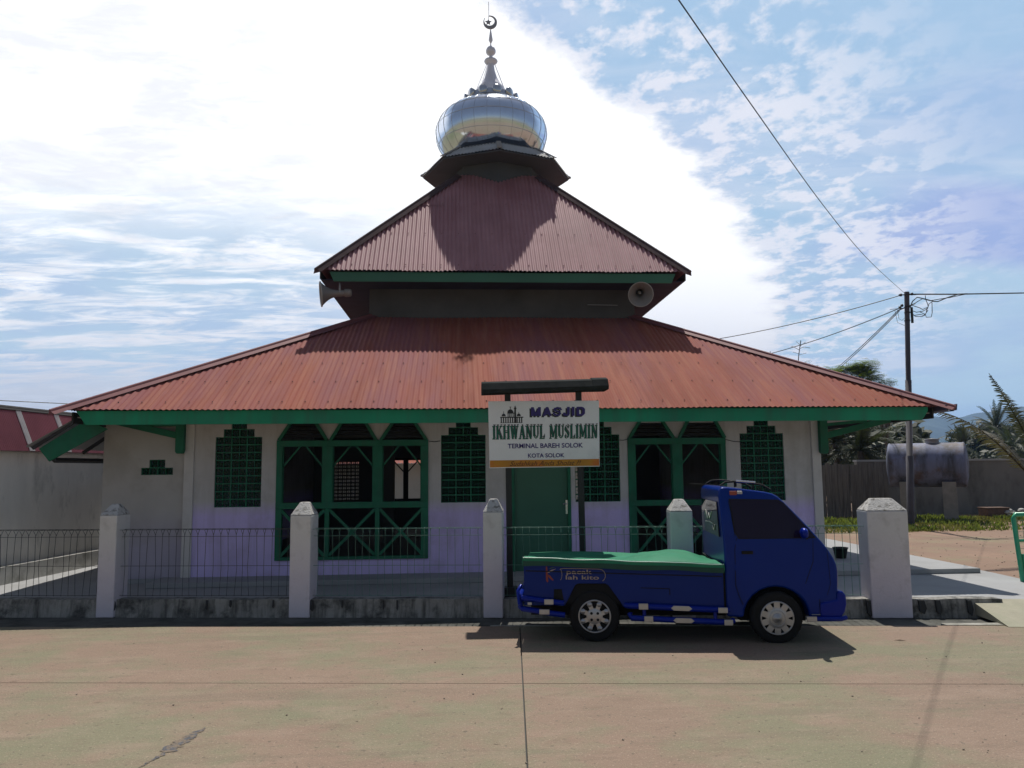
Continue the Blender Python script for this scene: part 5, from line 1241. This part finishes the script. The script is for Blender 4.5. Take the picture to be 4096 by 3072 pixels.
# ------------------------------------------------------------------ vegetation
m_bark = mat('grey_bark', (.09, .08, .07), .9, var=.3, vscale=5, bump=.4)
m_palm = leafmat('palm_leaf', (.036, .046, .020), .55, tr=.22, var=.35, vscale=2, spec=.35)
m_palmd = leafmat('old_palm_leaf', (.06, .055, .035), .6, tr=.25, var=.3, vscale=2, spec=.3)
def frond(b, base, az, el, Lf, droop, lw=.22, n=26, mi=0, twist=0):
    P = Vector(base); d = Vector((math.cos(az)*math.cos(el), math.sin(az)*math.cos(el), math.sin(el))); pts = [P.copy()]; st = Lf/n; dirs = [d.copy()]
    for i in range(n):
        d = (d + Vector((0, 0, -droop*st*(.4+1.2*i/n)))).normalized(); P = P+d*st; pts.append(P.copy()); dirs.append(d.copy())
    b.tube(pts[::2], [max(.006, .028*(1-i/(n/2))) for i in range(len(pts[::2]))], 4, mi)
    for i in range(3, n+1):
        f = i/n; d = dirs[i]; sdv = d.cross(Vector((0, 0, 1))); sdv = sdv.normalized() if sdv.length > .05 else Vector((1, 0, 0)); ll = lw*Lf*.62*(math.sin(math.pi*min(1, f*.88+.12))**.6)
        for sg in (-1, 1):
            for q in (0, .5):
                p = pts[i]-(pts[i]-pts[i-1])*q
                tip = p + (sdv*sg*(1)+d*.75).normalized()*ll*random.uniform(.8, 1.1) + Vector((0, 0, -ll*random.uniform(.25, .6)))
                wv = d*.022*Lf/3; mdl = p.lerp(tip, .5)+Vector((0, 0, ll*.06))
                b.add([p-wv, p+wv, mdl+wv*.9, mdl-wv*.9, tip], [(0, 1, 2, 3), (3, 2, 4)], mi)
def palm(px, py, Y, label, nf=20, Lf=3.0, trunk=None, elr=(-.3, 1.3), seed=1, extra=(), group='coconut palms beyond the yard wall', mt=None):
    random.seed(seed); c = at(px, py, Y); t = thing('palm_tree', (c.x, Y, 0), label, 'palm tree', group)
    b = MB(); h = c.z
    b.tube([(0.25, 0, 0), (.12, 0, h*.4), (0, 0, h-.05)], [.17, .13, .11], 10); b.build('trunk', m_bark, t)
    b = MB()
    for i in range(nf): frond(b, (0, 0, h), random.uniform(0, 6.28), random.uniform(*elr), Lf*random.uniform(.8, 1.1), random.uniform(.25, .5)*3/Lf)
    for (az, el, l, dr) in extra: frond(b, (0, 0, h), az, el, l, dr)
    b.build('crown', [mt or m_palm], t); return t
palm(4165, 1860, 16.5, 'near palm at the right edge, only its long arching fronds in view', 0, 2.6, elr=(.2, 1.2), seed=3, extra=((R(180), R(66), 2.25, .14), (R(20), R(60), 2.3, .3), (R(-40), R(50), 2.3, .3), (R(80), R(60), 2.3, .3)), group=None)
palm(4120, 1905, 15.2, 'young palm hidden past the right edge whose long bare frond droops over the tank', 0, 1.8, elr=(.5, 1.2), seed=5, extra=((R(180), R(50), 2.45, .36), (R(10), R(60), 2.0, .5), (R(90), R(50), 2.0, .5), (R(-50), R(60), 1.5, .5)), group=None, mt=m_palmd)
palm(3985, 1712, 82, 'tallest coconut palm with an upright brush of fronds, right of the tank', 30, 3.2, elr=(-.3, 1.5), seed=7)
palm(4045, 1790, 74, 'shaggy coconut palm just right of and lower than the brush-topped one', 34, 3.4, elr=(-.6, 1.3), seed=9)
palm(3852, 1790, 60, 'short dark palm directly above the right end of the tank', 26, 1.9, elr=(.9, 1.55), seed=11)
palm(3705, 1795, 42, 'small palm with curled fronds rising above the middle of the tank', 9, 1.7, elr=(.2, 1.3), seed=13)
palm(3440, 1800, 31, 'dense palm with glinting leaflets behind the plank fence', 30, 2.8, elr=(-.6, 1.2), seed=15)
palm(3340, 1770, 32, 'dark palm next to the mosque wall, behind the plank fence', 30, 2.8, elr=(-.5, 1.2), seed=16)
palm(3530, 1860, 33, 'low palm between the plank fence and the tank', 18, 1.5, elr=(-.3, .9), seed=17)
def leafy(px, py, Y, rx, rz, label, n, leaf, mats, seed, lobes=14, name='leafy_tree', group='trees beyond the yard', flat=.5, cat='tree', wide=None, dark=None):
    random.seed(seed); c = at(px, py, Y); t = thing(name, (c.x, Y, 0), label, cat, group); zc_ = c.z; wide = wide or rx
    b = MB(); b.tube([(.1, 0, -.1), (0, 0, zc_*.5), (.1, 0, zc_)], [.16*rx/1.5, .12*rx/1.5, .05], 8)
    lb = []
    for i in range(lobes):
        a = random.uniform(0, 6.28); q = random.random()**.5; u = random.uniform(-.75, .9)
        p = Vector((math.cos(a)*q*rx*math.sqrt(max(.05, 1-u*u*.8)), math.sin(a)*q*rx*.8, zc_+u*rz)); lb.append((p, random.uniform(.22, .42)*rx))
        b.tube([(0, 0, zc_*.55), Vector((p.x*.5, p.y*.5, (zc_*.6+p.z)/2)), p], [.05, .03, .012], 5)
    b.build('trunk', m_bark, t); b = MB()
    for i in range(n):
        p, r = random.choice(lb); d = Vector((random.gauss(0, 1), random.gauss(0, 1), random.gauss(0, .6))); d = d.normalized()*r*random.uniform(.45, 1.0); q = p+d
        if flat:      # feathery sprays: a stalk with pairs of leaflets
            az = math.atan2(d.y, d.x)+random.uniform(-.6, .6); l = leaf*random.uniform(.7, 1.3); dv = Vector((math.cos(az), math.sin(az), random.uniform(-.35, .25))).normalized(); sdv = dv.cross(Vector((0, 0, 1))).normalized()
            for k in range(5):
                f = k/5; pp_ = q+dv*l*f; ll = l*.34*(1-.5*abs(f-.4)); wv = dv*l*.05
                b.add([pp_-wv, pp_+wv, pp_+sdv*ll+wv*.5+Vector((0, 0, -.15*ll)), pp_-sdv*ll+wv*.5+Vector((0, 0, -.15*ll))], [(0, 1, 2), (0, 1, 3)], 0 if (p.z > zc_ or random.random() < .5) else 1)
        else:
            a = Vector((random.gauss(0, 1), random.gauss(0, 1), random.gauss(0, 1))).normalized()*leaf; c_ = a.orthogonal().normalized()*leaf*.55
            b.add([q-a, q+c_, q+a, q-c_], [(0, 1, 2, 3)], random.choice((0, 0, 1)))
    b.build('crown', mats, t); return t
m_feather = leafmat('feathery_leaf', (.12, .16, .04), .6, var=.4, vscale=1.2, col2=(.20, .26, .05), c2amt=.6, c2scale=.6)
m_feather2 = leafmat('feathery_leaf_dark', (.06, .085, .03), .6, var=.3, vscale=1.5)
m_leafd = leafmat('dark_leaf', (.030, .038, .018), .6, tr=.2, var=.4, vscale=1)
m_leafm = leafmat('mid_leaf', (.045, .056, .022), .6, tr=.25, var=.4, vscale=1)
leafy(3455, 1530, 38, 1.05, .95, 'feathery green tree showing above the right slope of the main roof', 2300, .34, [m_feather, m_feather2], 21, 14)
leafy(3365, 1520, 39, .95, .65, 'rounder feathery tree left of and lower than the other above the roof slope', 1100, .34, [m_feather, m_feather2], 22, 10)
leafy(3535, 1605, 40, .75, .45, 'lowest feathery tree crown just left of the utility pole above the roof slope', 500, .34, [m_feather, m_feather2], 23, 8)
leafy(3230, 1490, 37, .75, .45, 'dark feathery tree top just clearing the roof slope beside a bare branch', 700, .30, [m_feather2, m_feather2], 24, 8)
for i, (px, py, Y, rx, rz, lab) in enumerate(((3960, 1815, 90, 4.8, 3.0, 'broad dark tree behind the tank and the short palm'), (4110, 1830, 90, 4.5, 4.2, 'dark leafy tree behind the palms at the right edge'), (3800, 1885, 70, 3.4, 1.8, 'low dark tree showing just above the tank'), (3450, 1900, 50, 4.5, 2.6, 'dark tree thicket behind the palms of the plank fence'))):
    leafy(px, py, Y, rx, rz, lab, 7500, .40, [m_leafd, m_leafm], 31+i, 34, flat=0)
# bare branch
c = at(3190, 1480, 37.5); bt = thing('bare_tree', (c.x, 37.5, 0), 'thin bare branching tree top sticking out above the right roof slope', 'tree')
b = MB()
def bb2(pts, r): b.tube([at(x, y, 37.5)-Vector((c.x, 37.5, 0)) for x, y in pts], r, 5)
b.tube([(0, 0, 0), (0, 0, c.z)], [.12, .04], 6); bb2([(3190, 1480), (3195, 1420), (3203, 1362)], .022); bb2([(3197, 1400), (3170, 1385), (3163, 1388)], .012); bb2([(3197, 1395), (3215, 1388), (3240, 1392)], .012); bb2([(3200, 1380), (3185, 1366)], .01); bb2([(3200, 1385), (3222, 1368)], .01); bb2([(3195, 1415), (3172, 1408)], .01); bb2([(3195, 1420), (3225, 1412)], .01)
bb2([(3080, 1450), (3081, 1405)], .018); bb2([(3081, 1425), (3072, 1412)], .01); b.build('branches', m_bark, bt)
# hills
b = MB(); NX, NYh = 260, 14; vs = []; fs = []
random.seed(5)
ctrl = [(-2000, 18), (-900, 22), (0, 24), (700, 30), (1000, 55), (1100, 78), (1165, 112), (1220, 124), (1290, 117), (1350, 126), (1420, 140), (1500, 150), (1650, 160), (1900, 130), (2080, 90)]
def rid(x):
    for (a, h0), (c_, h1) in zip(ctrl, ctrl[1:]):
        if a <= x <= c_: f = (x-a)/(c_-a); f = f*f*(3-2*f); return h0+(h1-h0)*f
    return 20
ph = [random.uniform(0, 6.28) for _ in range(12)]
for i in range(NX+1):
    x = -2080+4160*i/NX
    for j in range(NYh+1):
        f = j/NYh; y = 1500+900*f; pr = math.sin(min(1, f/.6)*math.pi/2)**1.3 if f < .6 else math.cos((f-.6)/.4*math.pi/2*.8)
        nz_ = sum(math.sin(x*.012*(k+1)*1.37+y*.008*(k+1)+ph[k])/(k+1)**.8 for k in range(8))*3.0*min(1, f*3)+random.uniform(-2.2, 2.2)*(1 if f > .1 else 0)
        vs.append((x, y, rid(x*(1500+540)/y if False else x)*pr + nz_*pr - 8*(1-pr)))
for i in range(NX):
    for j in range(NYh): fs.append((i*(NYh+1)+j, (i+1)*(NYh+1)+j, (i+1)*(NYh+1)+j+1, i*(NYh+1)+j+1))
b.add(vs, fs, 0, False); tag(b.build('hills', mat('forest_hill', (.022, .036, .020), .95, var=.4, vscale=.02, col2=(.06, .08, .03), c2amt=.6, c2scale=.012)), kind='structure')
# air
b = MB(); b.box(-2150, 2150, -350, 2950, -12, 185); hz_ = b.build('haze', []) if False else None
me = bpy.data.meshes.new('haze'); me.from_pydata(b.v, [], b.f); M = bpy.data.materials.new('haze'); M.use_nodes = True; M.node_tree.nodes.clear()
pv = M.node_tree.nodes.new('ShaderNodeVolumePrincipled'); mo = M.node_tree.nodes.new('ShaderNodeOutputMaterial'); M.node_tree.links.new(pv.outputs[0], mo.inputs['Volume'])
pv.inputs['Color'].default_value = (.34, .58, 1.0, 1); pv.inputs['Density'].default_value = .00024; pv.inputs['Anisotropy'].default_value = .3
me.materials.append(M); hz = link(bpy.data.objects.new('haze', me)); tag(hz, kind='stuff')
